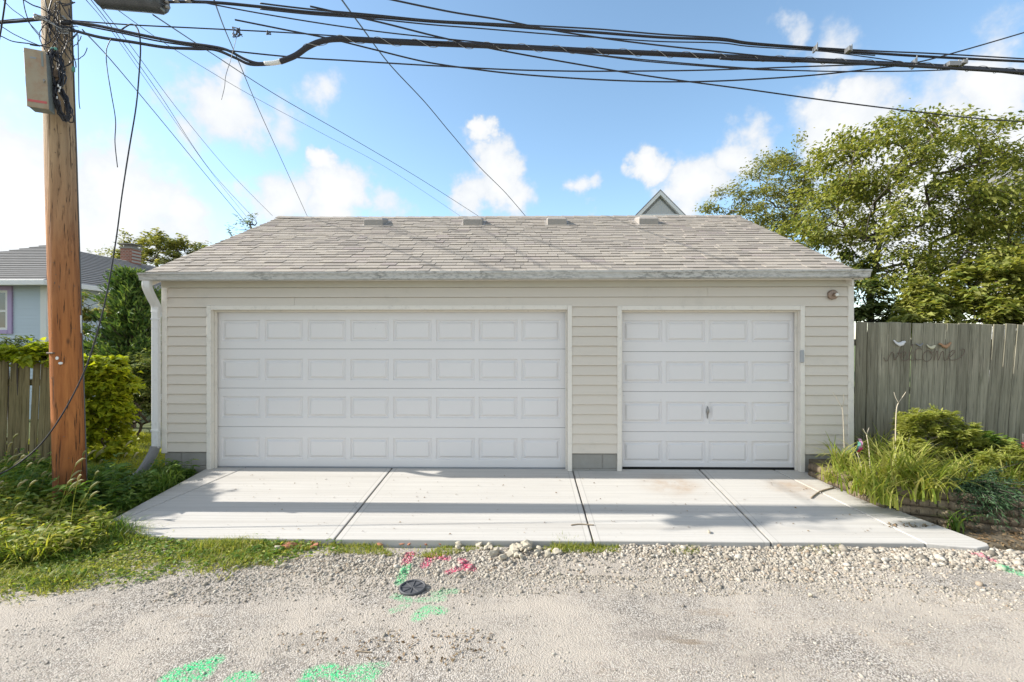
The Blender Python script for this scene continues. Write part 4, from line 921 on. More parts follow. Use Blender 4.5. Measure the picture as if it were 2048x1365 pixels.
win = empty('window', ((wx0+wx1)/2, HY, (wz0+wz1)/2)); win.parent = hb; win.location = Vector(((wx0+wx1)/2, HY, (wz0+wz1)/2))-hb.location
t_ = .1
m = MB(); m.box(wx0, wx0+t_, HY-.045, HY-.001, wz0, wz1); m.box(wx1-t_, wx1, HY-.045, HY-.001, wz0, wz1); m.box(wx0+t_, wx1-t_, HY-.045, HY-.001, wz1-t_, wz1); m.box(wx0+t_, wx1-t_, HY-.05, HY-.001, wz0, wz0+t_*.9); m.build('lilac_frame', M['purple'], win)
a, b, c, d = wx0+t_, wx1-t_, wz0+t_*.9, wz1-t_; f_ = .055; mid = (c+d)/2-.02
m = MB(); m.box(a, a+f_, HY-.035, HY-.001, c, d); m.box(b-f_, b, HY-.035, HY-.001, c, d); m.box(a+f_, b-f_, HY-.035, HY-.001, d-f_, d); m.box(a+f_, b-f_, HY-.035, HY-.001, c, c+f_); m.box(a+f_, b-f_, HY-.037, HY-.001, mid-.025, mid+.025); m.build('white_sash', M['white_trim'], win)
MB().box(a+f_, b-f_, HY-.012, HY-.002, c+f_, mid-.025).build('pane', M['glass'], win); MB().box(a+f_, b-f_, HY-.014, HY-.002, mid+.025, d-f_).build('pane', M['glass'], win)
ov = .35; e0, e1 = hx0-ov, hx1+ov; yf, yr_ = HY-ov, HY+9+ov; hwd = (e1-e0)/2; rz = ez+.5*hwd; xm = (e0+e1)/2
rf = MB().add([(e0, yf, ez), (e1, yf, ez), (e1, yr_, ez), (e0, yr_, ez), (xm, yf+hwd, rz), (xm, yr_-hwd, rz), (e0, yf, ez-.1), (e1, yf, ez-.1), (e1, yr_, ez-.1), (e0, yr_, ez-.1)],
              [(0, 1, 4), (1, 2, 5, 4), (2, 3, 5), (3, 0, 4, 5), (6, 9, 8, 7), (0, 6, 7, 1), (1, 7, 8, 2), (2, 8, 9, 3), (3, 9, 6, 0)]).build('roof', M['roof_far'], hb)
# shingle courses as real steps on the two visible planes
m = MB(); ncs = 20
for k in range(ncs):
    t0, t1 = k/ncs, (k+1)/ncs; up = .02; e_ = .0
    p = lambda s, t: Vector((e0+(xm-e0)*t if s == 0 else e1+(xm-e1)*t, yf+hwd*t, ez+(rz-ez)*t))
    a, b, c, d = p(0, t0), p(1, t0), p(1, t1), p(0, t1); u = Vector((0, -.45, .9))*up
    m.add([a, b, b+u, a+u, c, d], [(0, 1, 2, 3), (3, 2, 4, 5)])
    yb_ = lambda t: yr_-hwd*t
    a, b = p(1, t0), Vector((p(1, t0).x, yb_(t0), p(1, t0).z)); c, d = Vector((p(1, t1).x, yb_(t1), p(1, t1).z)), p(1, t1); u = Vector((.45, 0, .9))*up
    m.add([a, b, b+u, a+u, c, d], [(0, 1, 2, 3), (3, 2, 4, 5)])
m.build('shingle_courses', M['roof_far'], rf)
gm = MB(); gm.box(e0-.0, e1+.05, yf-.1, yf-.002, ez-.13, ez-.005); gm.box(e1+.002, e1+.1, yf, yr_, ez-.13, ez-.005); gm.build('gutter', M['white_trim'], hb, False, .01)
chy = 16.2; MB().box(xm-.2, xm+.2, chy-.2, chy+.2, rz-.3, rz+.42).build('chimney', M['brick'], rf); MB().box(xm-.23, xm+.23, chy-.23, chy+.23, rz+.421, rz+.47).box(xm-.27, xm+.25, chy-.25, chy+.23, rz+.56, rz+.585).box(xm-.13, xm+.13, chy-.13, chy+.13, rz+.47, rz+.56).build('chimney_cap', M['mortar'], rf)
pv = at(212, 556, 13.5); MB().tube([(pv.x, 13.5, pv.z-.25), (pv.x, 13.5, pv.z+.18)], .05, 10).build('vent_pipe', M['cable'], rf, True)

# gable peak of the house behind the garage
GY = 22.0; ap = at(1321, 379, GY); gh = empty('gabled_house', (ap.x, GY, gz(0, 22)), 'grey gabled house whose white-trimmed peak rises behind the garage ridge', 'house')
ws = 3.4; sl = 1.02
yb2 = GY+9
MB().box(ap.x-ws, ap.x+ws, GY+.25, yb2, -.1, ap.z-ws*sl-.15).build('wall', M['grey_siding'], gh)
m = MB(); m.add([(ap.x-ws, GY+.25, ap.z-ws*sl-.15), (ap.x+ws, GY+.25, ap.z-ws*sl-.15), (ap.x, GY+.25, ap.z-.16), (ap.x-ws, yb2, ap.z-ws*sl-.15), (ap.x+ws, yb2, ap.z-ws*sl-.15), (ap.x, yb2, ap.z-.16)], [(0, 1, 2), (5, 4, 3)]); m.build('gable_wall', M['grey_siding'], gh)
rf2 = MB()
for s in (-1, 1):
    rf2.add([(ap.x, GY, ap.z), (ap.x+s*(ws+.3), GY, ap.z-(ws+.3)*sl), (ap.x+s*(ws+.3), yb2+.2, ap.z-(ws+.3)*sl), (ap.x, yb2+.2, ap.z),
             (ap.x, GY, ap.z-.06), (ap.x+s*(ws+.3), GY, ap.z-(ws+.3)*sl-.06), (ap.x+s*(ws+.3), yb2+.2, ap.z-(ws+.3)*sl-.06), (ap.x, yb2+.2, ap.z-.06)], [(0, 1, 2, 3), (7, 6, 5, 4), (0, 4, 5, 1), (1, 5, 6, 2), (2, 6, 7, 3)])
rf2 = rf2.build('roof', M['roof_far'], gh)
for s in (-1, 1):
    m = MB(); a, b = .068, .26
    m.add([(ap.x, GY-.02, ap.z-a), (ap.x+s*(ws+.2), GY-.02, ap.z-a-(ws+.2)*sl), (ap.x+s*(ws+.2), GY-.02, ap.z-b-(ws+.2)*sl), (ap.x, GY-.02, ap.z-b), (ap.x, GY+.2, ap.z-a), (ap.x+s*(ws+.2), GY+.2, ap.z-a-(ws+.2)*sl), (ap.x+s*(ws+.2), GY+.2, ap.z-b-(ws+.2)*sl), (ap.x, GY+.2, ap.z-b)],
          [(0, 3, 2, 1), (4, 5, 6, 7), (0, 1, 5, 4), (3, 7, 6, 2), (1, 2, 6, 5)]); m.build('rake_board', M['white_trim'], rf2)
zb2 = at(1321, 428, GY).z
ih = (ap.z-.42-zb2)/sl
m = MB(); m.add([(ap.x-ih, GY+.12, zb2), (ap.x+ih, GY+.12, zb2), (ap.x, GY+.12, ap.z-.42), (ap.x-ih, GY+.249, zb2), (ap.x+ih, GY+.249, zb2), (ap.x, GY+.249, ap.z-.42)], [(0, 1, 2), (0, 3, 4, 1), (1, 4, 5, 2), (2, 5, 3, 0)]); m.build('gable_panel', M['grey_siding'], gh)
MB().box(ap.x-ih-.25, ap.x+ih+.25, GY+.05, GY+.249, zb2-.1, zb2-.002).build('sill_trim', M['white_trim'], gh)
m = MB(); wq = ih+.5; m.add([(ap.x-wq-.35, GY-.25, zb2-.55), (ap.x+wq+.35, GY-.25, zb2-.55), (ap.x+wq-.2, GY+.24, zb2-.1), (ap.x-wq+.2, GY+.24, zb2-.1), (ap.x-wq-.35, GY-.25, zb2-.6), (ap.x+wq+.35, GY-.25, zb2-.6)], [(0, 1, 2, 3), (0, 4, 5, 1), (0, 3, 4), (1, 5, 2), (4, 3, 2, 5)]); m.build('pent_roof', M['roof_far'], gh)
# pale house glimpsed through the tree
QY = 17.0; qx = at(1962, 540, QY).x; qh = empty('pale_house', (qx, QY, 0), 'pale sided house glimpsed through the leafy tree beyond the fence', 'house')
qt = at(1962, 395, QY).z
MB().box(qx, qx+8, QY, QY+8, -.1, qt).build('wall', M['grey_siding'], qh)
m = MB(); hbox_siding(m, qx+.14, qx+8, QY-.002, 0, qt, .16, .02); m.build('lap_siding', M['grey_siding'], qh)
MB().box(qx-.02, qx+.14, QY-.05, QY+.1, 0, qt).build('corner_board', M['white_trim'], qh)
MB().add([(qx-.4, QY-.4, qt), (qx+8.4, QY-.4, qt), (qx+8.4, QY+8.4, qt), (qx-.4, QY+8.4, qt), (qx-.4, QY+4, qt+2), (qx+8.4, QY+4, qt+2)], [(0, 1, 5, 4), (2, 3, 4, 5), (0, 4, 3), (1, 2, 5), (0, 3, 2, 1)]).build('roof', M['roof_far'], qh)
for (px0, px1, py0, py1) in ((2000, 2040, 450, 540),):
    a, b, c, d = at(px0, 500, QY).x, at(px1, 500, QY).x, at(px0, py1, QY).z, at(px0, py0, QY).z
    w_ = MB().box(a-.1, b+.1, QY-.06, QY-.003, c-.1, d+.1).build('window', M['white_trim'], qh); MB().box(a, b, QY-.07, QY-.055, c, d).build('pane', M['glass'], w_)

qh.rotation_euler.z = R(-46)

# ================================================================== foliage helpers
def unit(v): return v/np.maximum(1e-9, np.linalg.norm(v, axis=1, keepdims=True))
def leaf_mesh(pos, axis, nrm, L, Wd, fold=.22, droop=.18, tip=.42):
    """every leaf a folded, drooping blade of four triangles"""
    n = len(pos); axis = unit(axis); side = unit(np.cross(nrm, axis)); up = np.cross(axis, side)
    L = np.asarray(L)[:, None]*np.ones((n, 1)); Wd = np.asarray(Wd)[:, None]*np.ones((n, 1))
    v0 = pos; vm = pos+axis*L*tip; v1 = vm+side*Wd*.5+up*Wd*fold; v2 = vm-side*Wd*.5+up*Wd*fold; v3 = pos+axis*L-up*L*droop
    V = np.stack([v0, vm, v1, v2, v3], 1).reshape(-1, 3)
    b = (np.arange(n)*5)[:, None, None]; T = np.array([[0, 1, 2], [1, 4, 2], [0, 3, 1], [1, 3, 4]])[None]
    return V, (b+T).reshape(-1, 3)
def blade_mesh(pos, lean, H, Wd, bend, seg=3):
    """grass blades: tapered strips that bow over; lean = horizontal unit direction"""
    n = len(pos); lean = unit(lean); side = np.cross(lean, np.array([0, 0, 1.0])[None]); side = unit(side)
    H = np.asarray(H)[:, None]; Wd = np.asarray(Wd)[:, None]; bend = np.asarray(bend)[:, None]
    rows = []
    for k in range(seg+1):
        t = k/seg; th = bend*t*1.0
        # arc of length H*t that bends from near vertical
        x = np.where(bend > 1e-3, H/np.maximum(bend, 1e-3)*(1-np.cos(th)), 0); z = np.where(bend > 1e-3, H/np.maximum(bend, 1e-3)*np.sin(th), H*t)
        c = pos+lean*x+np.array([0, 0, 1.0])[None]*z; w = Wd*(1-t)**.7*.5 if k < seg else None
        if k < seg: rows += [c-side*w, c+side*w]
        else: rows += [c]
    V = np.stack(rows, 1); m_ = V.shape[1]; V = V.reshape(-1, 3); T = []
    for k in range(seg-1): a = 2*k; T += [[a, a+1, a+3], [a, a+3, a+2]]
    a = 2*(seg-1); T += [[a, a+1, a+2]]
    return V, ((np.arange(n)*m_)[:, None, None]+np.array(T)[None]).reshape(-1, 3)
def ico():
    bm = bmesh.new(); bmesh.ops.create_icosphere(bm, subdivisions=1, radius=1); V = np.array([v.co[:] for v in bm.verts]); T = np.array([[v.index for v in f.verts] for f in bm.faces]); bm.free(); return V, T
IV, IT = ico()
def stones(pos, size, flat=.6, rough=.3):
    n = len(pos); V = np.repeat(IV[None], n, 0)*(1+rng.uniform(-rough, rough, (n, 12, 1)))
    sc_ = np.stack([size*rng.uniform(.7, 1.4, n), size*rng.uniform(.6, 1.1, n), size*flat*rng.uniform(.7, 1.3, n)], 1)[:, None]; V = V*sc_
    a = rng.uniform(0, 6.28, n); ca, sa = np.cos(a)[:, None], np.sin(a)[:, None]
    x = V[:, :, 0]*ca-V[:, :, 1]*sa; y = V[:, :, 0]*sa+V[:, :, 1]*ca
    tl = rng.uniform(-.6, .6, n)[:, None]; z = V[:, :, 2]*np.cos(tl)+x*np.sin(tl); x = x*np.cos(tl)-V[:, :, 2]*np.sin(tl)
    V = np.stack([x, y, z], 2)+pos[:, None]
    return V.reshape(-1, 3), ((np.arange(n)*12)[:, None, None]+IT[None]).reshape(-1, 3)
def rdir(n, zlo=-.4, zhi=.6):
    a = rng.uniform(0, 6.283, n); z = rng.uniform(zlo, zhi, n); r = np.sqrt(1-z*z); return np.stack([r*np.cos(a), r*np.sin(a), z], 1)
def ell(n, c, r, shell=.0):
    d = rng.normal(size=(n, 3)); d = unit(d); k = (shell+(1-shell)*rng.uniform(0, 1, n))**(1/3.); return np.array(c)[None]+d*k[:, None]*np.array(r)[None]
def skeleton(base, trunk_top, attract, droop=.0):
    """limbs reach out to points of the crown, thickness from what each carries"""
    nodes = []; par = []
    P0 = [Vector(base)]; k = 6
    for i in range(1, k+1): P0.append(Vector(base).lerp(Vector(trunk_top), i/k)+Vector((random.uniform(-.03, .03), random.uniform(-.03, .03), 0)))
    for i, p in enumerate(P0): nodes.append(p); par.append(i-1)
    tt = Vector(trunk_top); att = sorted([Vector(a) for a in attract], key=lambda a: (a-tt).length)
    arr = [n[:] for n in nodes]
    for a in att:
        A = np.array(arr); d = A-np.array(a[:]); dd = np.sqrt((d*d).sum(1)) + np.maximum(0, A[:, 2]-a.z)*.9
        dd[:max(1, k-2)] += 3
        j = int(np.argmin(dd)); s = nodes[j]; ln = (a-s).length; ns = max(1, int(ln/.16)); prev = j
        mid = (s+a)/2+Vector((random.uniform(-.1, .1), random.uniform(-.1, .1), random.uniform(.0, .16)))*ln
        for q in range(1, ns+1):
            t = q/ns; p = s*(1-t)**2+mid*2*t*(1-t)+a*t*t
            nodes.append(p); par.append(prev); arr.append(p[:]); prev = len(nodes)-1
    w = [1.0]*len(nodes)
    kids = [0]*len(nodes)
    for i in range(len(nodes)-1, 0, -1):
        if par[i] >= 0: w[par[i]] += w[i]*.85; kids[par[i]] += 1
    tips = [i for i in range(len(nodes)) if kids[i] == 0]
    return nodes, par, w, tips, k
def wood_mesh(nodes, par, w, r0, rmin=.004, expo=.66, n=6):
    m = MB(); wm = max(w); rad = [max(rmin, r0*(x/wm)**expo) for x in w]
    ch = {}
    for i, p in enumerate(par): ch.setdefault(p, []).append(i)
    done = set()
    def run(i, start):
        chain = [start] if start is not None else []; chain.append(i); cur = i
        while cur in ch:
            nx = max(ch[cur], key=lambda q: w[q])
            for o_ in ch[cur]:
                if o_ != nx: stack.append((o_, cur))
            chain.append(nx); cur = nx
        if len(chain) > 1:
            rr = [rad[c] for c in chain]
            if start is not None: rr[0] = min(rr[0], rr[1]*1.25)
            m.tube([nodes[c] for c in chain], rr, n, False)
    stack = [(0, None)]
    while stack: run(*stack.pop())
    return m
def tree(name, label, cat, base, top, attract, r0, leaf, nl, Ls, spread, mat_leaf, group=None, droop=.5, twig=.35, aspect=.5, rmin=.004, updir=.2):
    t = empty(name, base, label, cat, group)
    nodes, par, w, tips, k = skeleton(base, top, attract)
    m = wood_mesh(nodes, par, w, r0, rmin); m.build('trunk', M['bark'], t, True)
    # leafy twigs: sprays leaving the outer wood, leaves alternate along them
    src = [i for i in range(k+1, len(nodes)) if w[i] < 14]; pos = []; ax = []; nr = []
    tw_ = MB()
    per = nl//max(1, len(tips)*3) or 1
    npick = len(tips)*3; cand = tips+[random.choice(src) for _ in range(npick-len(tips))]
    for i in cand:
        p = nodes[i]; d = (p-nodes[par[i]]).normalized(); d = (d*.9+Vector((random.gauss(0, .5), random.gauss(0, .5), random.gauss(updir, .3)))).normalized()
        ln = twig*random.uniform(.5, 1.25); pts = []
        for q in range(5):
            s_ = q/4; pts.append(p+d*ln*s_+Vector((0, 0, -droop*ln*.55*s_*s_)))
        tw_.tube(pts, [.0035, .003, .0025, .002, .001], 3, False)
        for q in range(per):
            s_ = random.uniform(.1, 1.05); c = p+d*ln*s_+Vector((0, 0, -droop*ln*.55*s_*s_)); sd = d.cross(Vector((0, 0, 1)))
            if sd.length < .1: sd = Vector((1, 0, 0))
            sd.normalize(); sg = random.choice((-1, 1)); o_ = sd*sg*random.uniform(.5, 1)+d*random.uniform(.2, .8)+Vector((0, 0, -droop*random.uniform(.2, 1.2)))
            pos.append(c+Vector((random.gauss(0, spread), random.gauss(0, spread), random.gauss(0, spread*.7)))); ax.append(o_); nr.append(Vector((random.gauss(0, .35), random.gauss(0, .35), 1)))
    tw_.build('twigs', M['bark'], t)['kind'] = 'stuff'
    n = len(pos); Lv = rng.uniform(Ls*.65, Ls*1.2, n)
    V, T = leaf_mesh(np.array(pos), np.array(ax), np.array(nr), Lv, Lv*aspect)
    o = np_mesh('crown', V, T, M[mat_leaf], t); o['kind'] = 'stuff'
    return t
def crown_pts(blobs):
    out = []
    for (px, py, rx, ry, Y, rd, n) in blobs:
        c = at(px, py, Y); s = Y/F
        for q in ell(n, c, (rx*s, rd, ry*s), .15): out.append(q)
    return out

# ------------------------------------------------------------------ trees
tb = at(1733, 640, 9.2)
att = crown_pts([(1760, 330, 105, 70, 9.2, 1.0, 60), (1880, 300, 90, 45, 9.0, .9, 36), (1960, 370, 90, 80, 9.0, 1.1, 50), (1720, 420, 100, 70, 9.0, 1.0, 52), (1850, 420, 130, 70, 9.1, 1.2, 64), (1980, 470, 90, 60, 8.8, 1.0, 36), (1770, 500, 90, 50, 8.9, .9, 34),
                 (1900, 540, 110, 45, 8.7, .9, 34), (1790, 560, 60, 40, 8.6, .7, 14), (1690, 300, 40, 25, 9.2, .5, 10), (1840, 255, 25, 16, 9.1, .4, 7), (1960, 285, 40, 25, 9.1, .4, 9), (2080, 430, 110, 130, 9.2, 1.2, 50), (2060, 560, 80, 60, 8.7, .9, 22), (1630, 440, 50, 45, 9.3, .7, 18)])
tree('leafy_tree', 'broad drooping-leaved tree with dark trunk rising behind the grey board fence', 'tree', (tb.x, 9.2, gz(0, 9.2)), (at(1740, 545, 9.2).x, 9.2, at(1740, 545, 9.2).z), att, .06, 1, 33000, .095, .1, 'leaf_tree', droop=.7, twig=.42, aspect=.5)
tb = at(1560, 640, 12.5)
att = crown_pts([(1560, 360, 55, 50, 12.5, .9, 34), (1540, 420, 80, 50, 12.4, 1.0, 40), (1610, 420, 60, 60, 12.5, 1.0, 34), (1460, 410, 35, 22, 12.3, .5, 12), (1600, 480, 80, 60, 12.3, 1., 30), (1580, 320, 10, 22, 12.5, .3, 6), (1680, 520, 70, 60, 12.5, 1.0, 24)])
tree('leafy_tree', 'looser small-leaved tree behind the right end of the garage ridge', 'tree', (tb.x, 12.5+1.6, gz(0, 14)), (tb.x, 12.6, at(1560, 520, 12.5).z), att, .05, 1, 16000, .092, .1, 'leaf_tree2', droop=.55, twig=.42, aspect=.45)
# shrubs leaning over the right fence
tb = at(1980, 700, 7.9)
att = crown_pts([(1900, 600, 70, 25, 7.6, .4, 26), (1990, 575, 70, 35, 7.7, .5, 34), (2060, 560, 50, 50, 7.8, .5, 24), (1960, 632, 100, 18, 7.5, .4, 40), (1840, 632, 50, 14, 7.5, .3, 16), (2060, 625, 50, 25, 7.5, .4, 24)])
tree('overhanging_shrub', 'broad-leaved light green shrub spilling above the grey board fence', 'shrub', (tb.x, 8.0, gz(0, 8)), (tb.x, 7.9, 1.5), att, .035, 1, 8500, .12, .05, 'leaf_tree', droop=.4, twig=.3, aspect=.58)
tb = at(1790, 700, 8.4)
att = crown_pts([(1790, 634, 80, 18, 8.3, .4, 40), (1730, 615, 30, 35, 8.5, .4, 16), (1850, 610, 40, 26, 8.4, .4, 14), (1715, 560, 12, 50, 8.9, .3, 10)])
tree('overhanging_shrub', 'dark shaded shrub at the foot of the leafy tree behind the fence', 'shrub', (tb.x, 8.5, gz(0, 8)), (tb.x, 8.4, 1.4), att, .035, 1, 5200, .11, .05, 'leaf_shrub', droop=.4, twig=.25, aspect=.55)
# left: trees behind the blue house
tb = at(320, 650, 20)
att = crown_pts([(320, 505, 60, 20, 20, 1.2, 40), (280, 530, 50, 20, 19.5, 1.0, 20), (360, 520, 50, 25, 20, 1., 26), (385, 495, 15, 8, 20, .4, 6)])
tree('background_tree', 'thin tree top showing beside the brick chimney', 'tree', (tb.x, 20, 0), (tb.x, 20, at(320, 545, 20).z), att, .09, 1, 7000, .16, .09, 'leaf_tree2', droop=.2, twig=.6, aspect=.5)
tb = at(505, 520, 14.5)
att = crown_pts([(505, 445, 9, 8, 14.5, .2, 8), (490, 470, 30, 25, 14.5, .4, 14)])
tree('background_tree', 'sprig of a bush peeking over the left slope of the roof', 'bush', (tb.x, 14.5, 0), (tb.x, 14.5, at(500, 480, 14.5).z), att, .05, 1, 420, .09, .03, 'leaf_shrub', droop=.1, twig=.3, aspect=.4)
tb = at(190, 640, 16.5)
att = crown_pts([(185, 520, 14, 14, 16.8, .4, 9), (205, 512, 18, 8, 16.8, .4, 8), (225, 525, 14, 8, 16.8, .3, 6)])
tree('background_tree', 'sparse twigs of a far tree above the blue house roof', 'tree', (hx1+1.5, 22.5, 0), (at(205, 540, 17).x, 22.4, at(205, 545, 17).z), [Vector(EYE)+(Vector(a)-EYE)*1.32 for a in att], .06, 1, 420, .13, .05, 'leaf_tree2', droop=.1, twig=.4, aspect=.45)
# the neighbour's small tree by the alley, whose shade falls over the weeds and the left flare of the drive
att = [tuple(q) for q in ell(100, (-9.7, 5.75, 2.25), (.9, 1.1, 1.2))]+[tuple(q) for q in ell(40, (-9.6, 5.8, 1.0), (.8, 1.0, .8))]
tree('alley_tree', 'small leafy tree at the alley edge left of the picket fence', 'tree', (-9.7, 5.85, gz(-9.7, 5.85)), (-9.7, 5.85, .7), att, .07, 1, 24000, .14, .09, 'leaf_tree', droop=.4, twig=.35, aspect=.55)
# evergreen beside the garage: sprays of scale leaves on upswept branches
def evergreen():
    EGY = 9.9; c = at(262, 660, EGY); base = (c.x, EGY, gz(0, 11)); t = empty('evergreen_shrub', base, 'feathery dark evergreen shrub standing between pole and garage downspout', 'shrub')
    zt = at(262, 548, EGY).z; m = MB(); m.tube([(c.x, EGY, -.1), (c.x+.05, EGY, 1.5), (c.x, EGY, zt-.2)], [.09, .07, .02], 8, False)
    pos = []; ax = []; nr = []
    for k in range(420):
        u = random.random(); z = .7+(zt-.7)*u; rmax = (1.0*(1-u)**.7+.16)*(.85+.3*math.sin(k*1.7)); an = random.uniform(0, 6.28); r = rmax*random.uniform(.35, 1.1)
        s = Vector((c.x, EGY, z-r*.5)); e = Vector((c.x+r*math.cos(an), EGY+r*math.sin(an)*.9, z+r*.12)); m.tube([s, (s+e)/2+Vector((0, 0, -.05)), e], [.012, .008, .003], 4, False)
        d = (e-s).normalized()
        for q in range(30):
            tq = random.uniform(.45, 1.08); p = s.lerp(e, tq); o_ = d+Vector((random.gauss(0, .6), random.gauss(0, .6), random.gauss(.35, .4)))
            pos.append(p+Vector((random.gauss(0, .05), random.gauss(0, .05), random.gauss(0, .04)))); ax.append(o_); nr.append(Vector((random.gauss(0, 1), random.gauss(0, 1), .6)))
    m.build('trunk', M['bark'], t); n = len(pos); V, T = leaf_mesh(np.array(pos), np.array(ax), np.array(nr), rng.uniform(.09, .19, n), rng.uniform(.025, .05, n), .1, .05)
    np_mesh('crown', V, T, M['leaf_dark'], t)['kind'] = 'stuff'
evergreen()
# mixed shrubs behind the lawn
def bush(name, label, blobs, Y, mat, n, Ls, aspect=.5, droop=.35, cat='shrub', r0=.03, twig=.22):
    att = crown_pts([(px, py, rx, ry, Y, rd, k) for (px, py, rx, ry, rd, k) in blobs]); px = blobs[0][0]; b = at(px, 800, Y)
    return tree(name, label, cat, (b.x, Y, gz(b.x, Y)), (b.x, Y, gz(b.x, Y)+.35), att, r0, 1, n, Ls, .05, mat, droop=droop, twig=twig, aspect=aspect)
bush('leafy_shrub', 'pale-leaved shrub bordering the lawn under the feathery evergreen', [(278, 760, 35, 45, .4, 34), (280, 830, 30, 35, .4, 26), (255, 800, 30, 60, .4, 30)], 9.0, 'leaf_shrub', 6500, .085)
bush('leafy_shrub', 'loose shrub with yellowing leaves against the blue house eave', [(205, 620, 40, 25, .5, 26), (190, 660, 30, 40, .4, 20), (230, 690, 25, 30, .4, 14), (190, 720, 20, 30, .4, 10)], 10.1, 'leaf_tree2', 4200, .10)
bush('leafy_shrub', 'dark reddish-green shrub below the lilac window', [(18, 690, 22, 18, .3, 14), (-10, 700, 40, 30, .4, 16)], 8.2, 'leaf_shrub', 900, .085)
# vine: over the left fence and as a mound at its end
bush('vine', 'yellow-green vine spilling along the top of the picket fence', [(40, 713, 55, 10, .12, 30), (85, 712, 30, 12, .14, 18), (-60, 712, 60, 12, .12, 22)], 6.75, 'leaf_vine', 2000, .10, .8, .3, 'vine', .012, .12)
bush('vine', 'yellow-green vine mound hiding the fence end right of the pole', [(205, 770, 34, 42, .35, 40), (215, 830, 30, 40, .35, 34), (190, 850, 20, 50, .3, 20), (225, 790, 22, 40, .3, 18), (205, 890, 30, 22, .3, 24), (195, 740, 25, 22, .25, 16)], 7.3, 'leaf_vine', 8500, .105, .8, .55, 'vine', .015, .16)

# ------------------------------------------------------------------ grass and weeds
def scatter(n, poly_px, z=-.15):
    """points in a ground polygon given by photo pixels"""
    P = [onz(px, py, z) for px, py in poly_px]; X = np.array([p.x for p in P]); Yv = np.array([p.y for p in P]); out = []
    got = 0
    while got < n:
        x = rng.uniform(X.min(), X.max(), n*2); y = rng.uniform(Yv.min(), Yv.max(), n*2); ins = np.zeros(len(x), bool); j = len(X)-1
        for i in range(len(X)):
            c = ((Yv[i] > y) != (Yv[j] > y)) & (x < (X[j]-X[i])*(y-Yv[i])/(Yv[j]-Yv[i]+1e-12)+X[i]); ins ^= c; j = i
        q = np.stack([x[ins], y[ins]], 1); out.append(q); got += len(q)
    return np.concatenate(out)[:n]
def topx(xy, z):
    c, sn = math.cos(YAW), math.sin(YAW); xr = xy[:, 0]*c+xy[:, 1]*sn; yr = -xy[:, 0]*sn+xy[:, 1]*c
    return CX+F*xr/yr, CY-F*(z-EYE.z)/yr
def clump_noise(xy, sc=1.0, ph=0):
    x, y = xy[:, 0]*sc, xy[:, 1]*sc
    return .5+.25*np.sin(x*3.1+ph+1.3*np.sin(y*2.3+ph))+.25*np.sin(y*4.7-ph+1.7*np.sin(x*1.9))
def grass(name, label, xy, h, w, mat, bend=(.5, 1.8), zf=gz, dens=None, ph=0, hvar=.5):
    if dens is not None: xy = xy[rng.uniform(0, 1, len(xy)) < dens(xy)]
    n = len(xy); z = np.array([zf(a, b) for a, b in xy])-.01; pos = np.column_stack([xy, z]); cn = clump_noise(xy, 1.4, ph)
    H = h*(1-hvar+hvar*2*cn*rng.uniform(.5, 1.1, n)); a = rng.uniform(0, 6.28, n)
    V, T = blade_mesh(pos, np.stack([np.cos(a), np.sin(a), 0*a], 1), H, rng.uniform(w*.6, w*1.3, n), rng.uniform(*bend, n))
    o = np_mesh(name, V, T, M[mat]); return tag(o, label, 'grass', kind='stuff')
# strip of turf in front of the weeds and driveway
strip = [(-250, 1275), (120, 1235), (300, 1205), (430, 1182), (560, 1160), (680, 1130), (680, 1074), (450, 1066), (300, 1062), (150, 1040), (-250, 1030)]
def zroad(a, b): return max(gz(a, b), -.2)
def strip_dens(q):
    px, py = topx(q, -.19); e = np.interp(px, [-300, 0, 120, 250, 400, 560, 640], [1225, 1202, 1190, 1168, 1148, 1132, 1108]); k = (e-py)/44+.12+.6*(clump_noise(q, 2.6, 2)-.5)+.35*(clump_noise(q, 6.1, 5)-.5)
    return np.clip(k, 0, 1)
grass('grass_strip', 'sunlit short grass between the alley and the driveway corner', scatter(70000, strip, -.19), .08, .009, 'blade', (.8, 2.8), zroad, strip_dens, 0, .8)
def creepers(label, xy, Ls, mat, zf, h):
    n = len(xy); z = np.array([zf(a, b) for a, b in xy]); a = rng.uniform(0, 6.28, n); pos = np.column_stack([xy, z+rng.uniform(0, h, n)]); L_ = rng.uniform(Ls*.6, Ls*1.4, n)
    V, T = leaf_mesh(pos, np.stack([np.cos(a), np.sin(a), rng.uniform(-.1, .6, n)], 1), np.column_stack([rng.normal(0, .45, (n, 2)), np.ones(n)]), L_, L_*rng.uniform(.3, .6, n)); tag(np_mesh('ground_cover', V, T, M[mat]), label, 'weeds', kind='stuff')
q_ = scatter(34000, strip, -.19); q_ = q_[rng.uniform(0, 1, len(q_)) < strip_dens(q_)*.9]; creepers('low creeping weeds woven through the sunlit verge grass', q_, .034, 'blade', zroad, .05)
q_ = scatter(16000, strip, -.19); q_ = q_[(rng.uniform(0, 1, len(q_)) < strip_dens(q_)) & (clump_noise(q_, 2.1, 4) > .45)]; creepers('darker clover-like patches in the verge grass', q_, .042, 'blade_dark', zroad, .06)
edge_g = [(560, 1112), (700, 1108), (870, 1115), (960, 1098), (1240, 1108), (1240, 1082), (900, 1084), (640, 1082), (560, 1076)]
grass('grass_tufts', 'patchy grass tufts in the gravel along the driveway edge', scatter(9000, edge_g, -.19), .06, .007, 'blade', (.6, 2.3), zroad, lambda q: (clump_noise(q, 2.2, .7) > .52)*.9+.06)
tuft = [(1095, 1108), (1240, 1106), (1240, 1084), (1110, 1082)]
grass('grass_tufts', 'denser green tuft beside the middle driveway joint', scatter(1700, tuft, -.19), .09, .008, 'blade', (.6, 2.2), zroad)
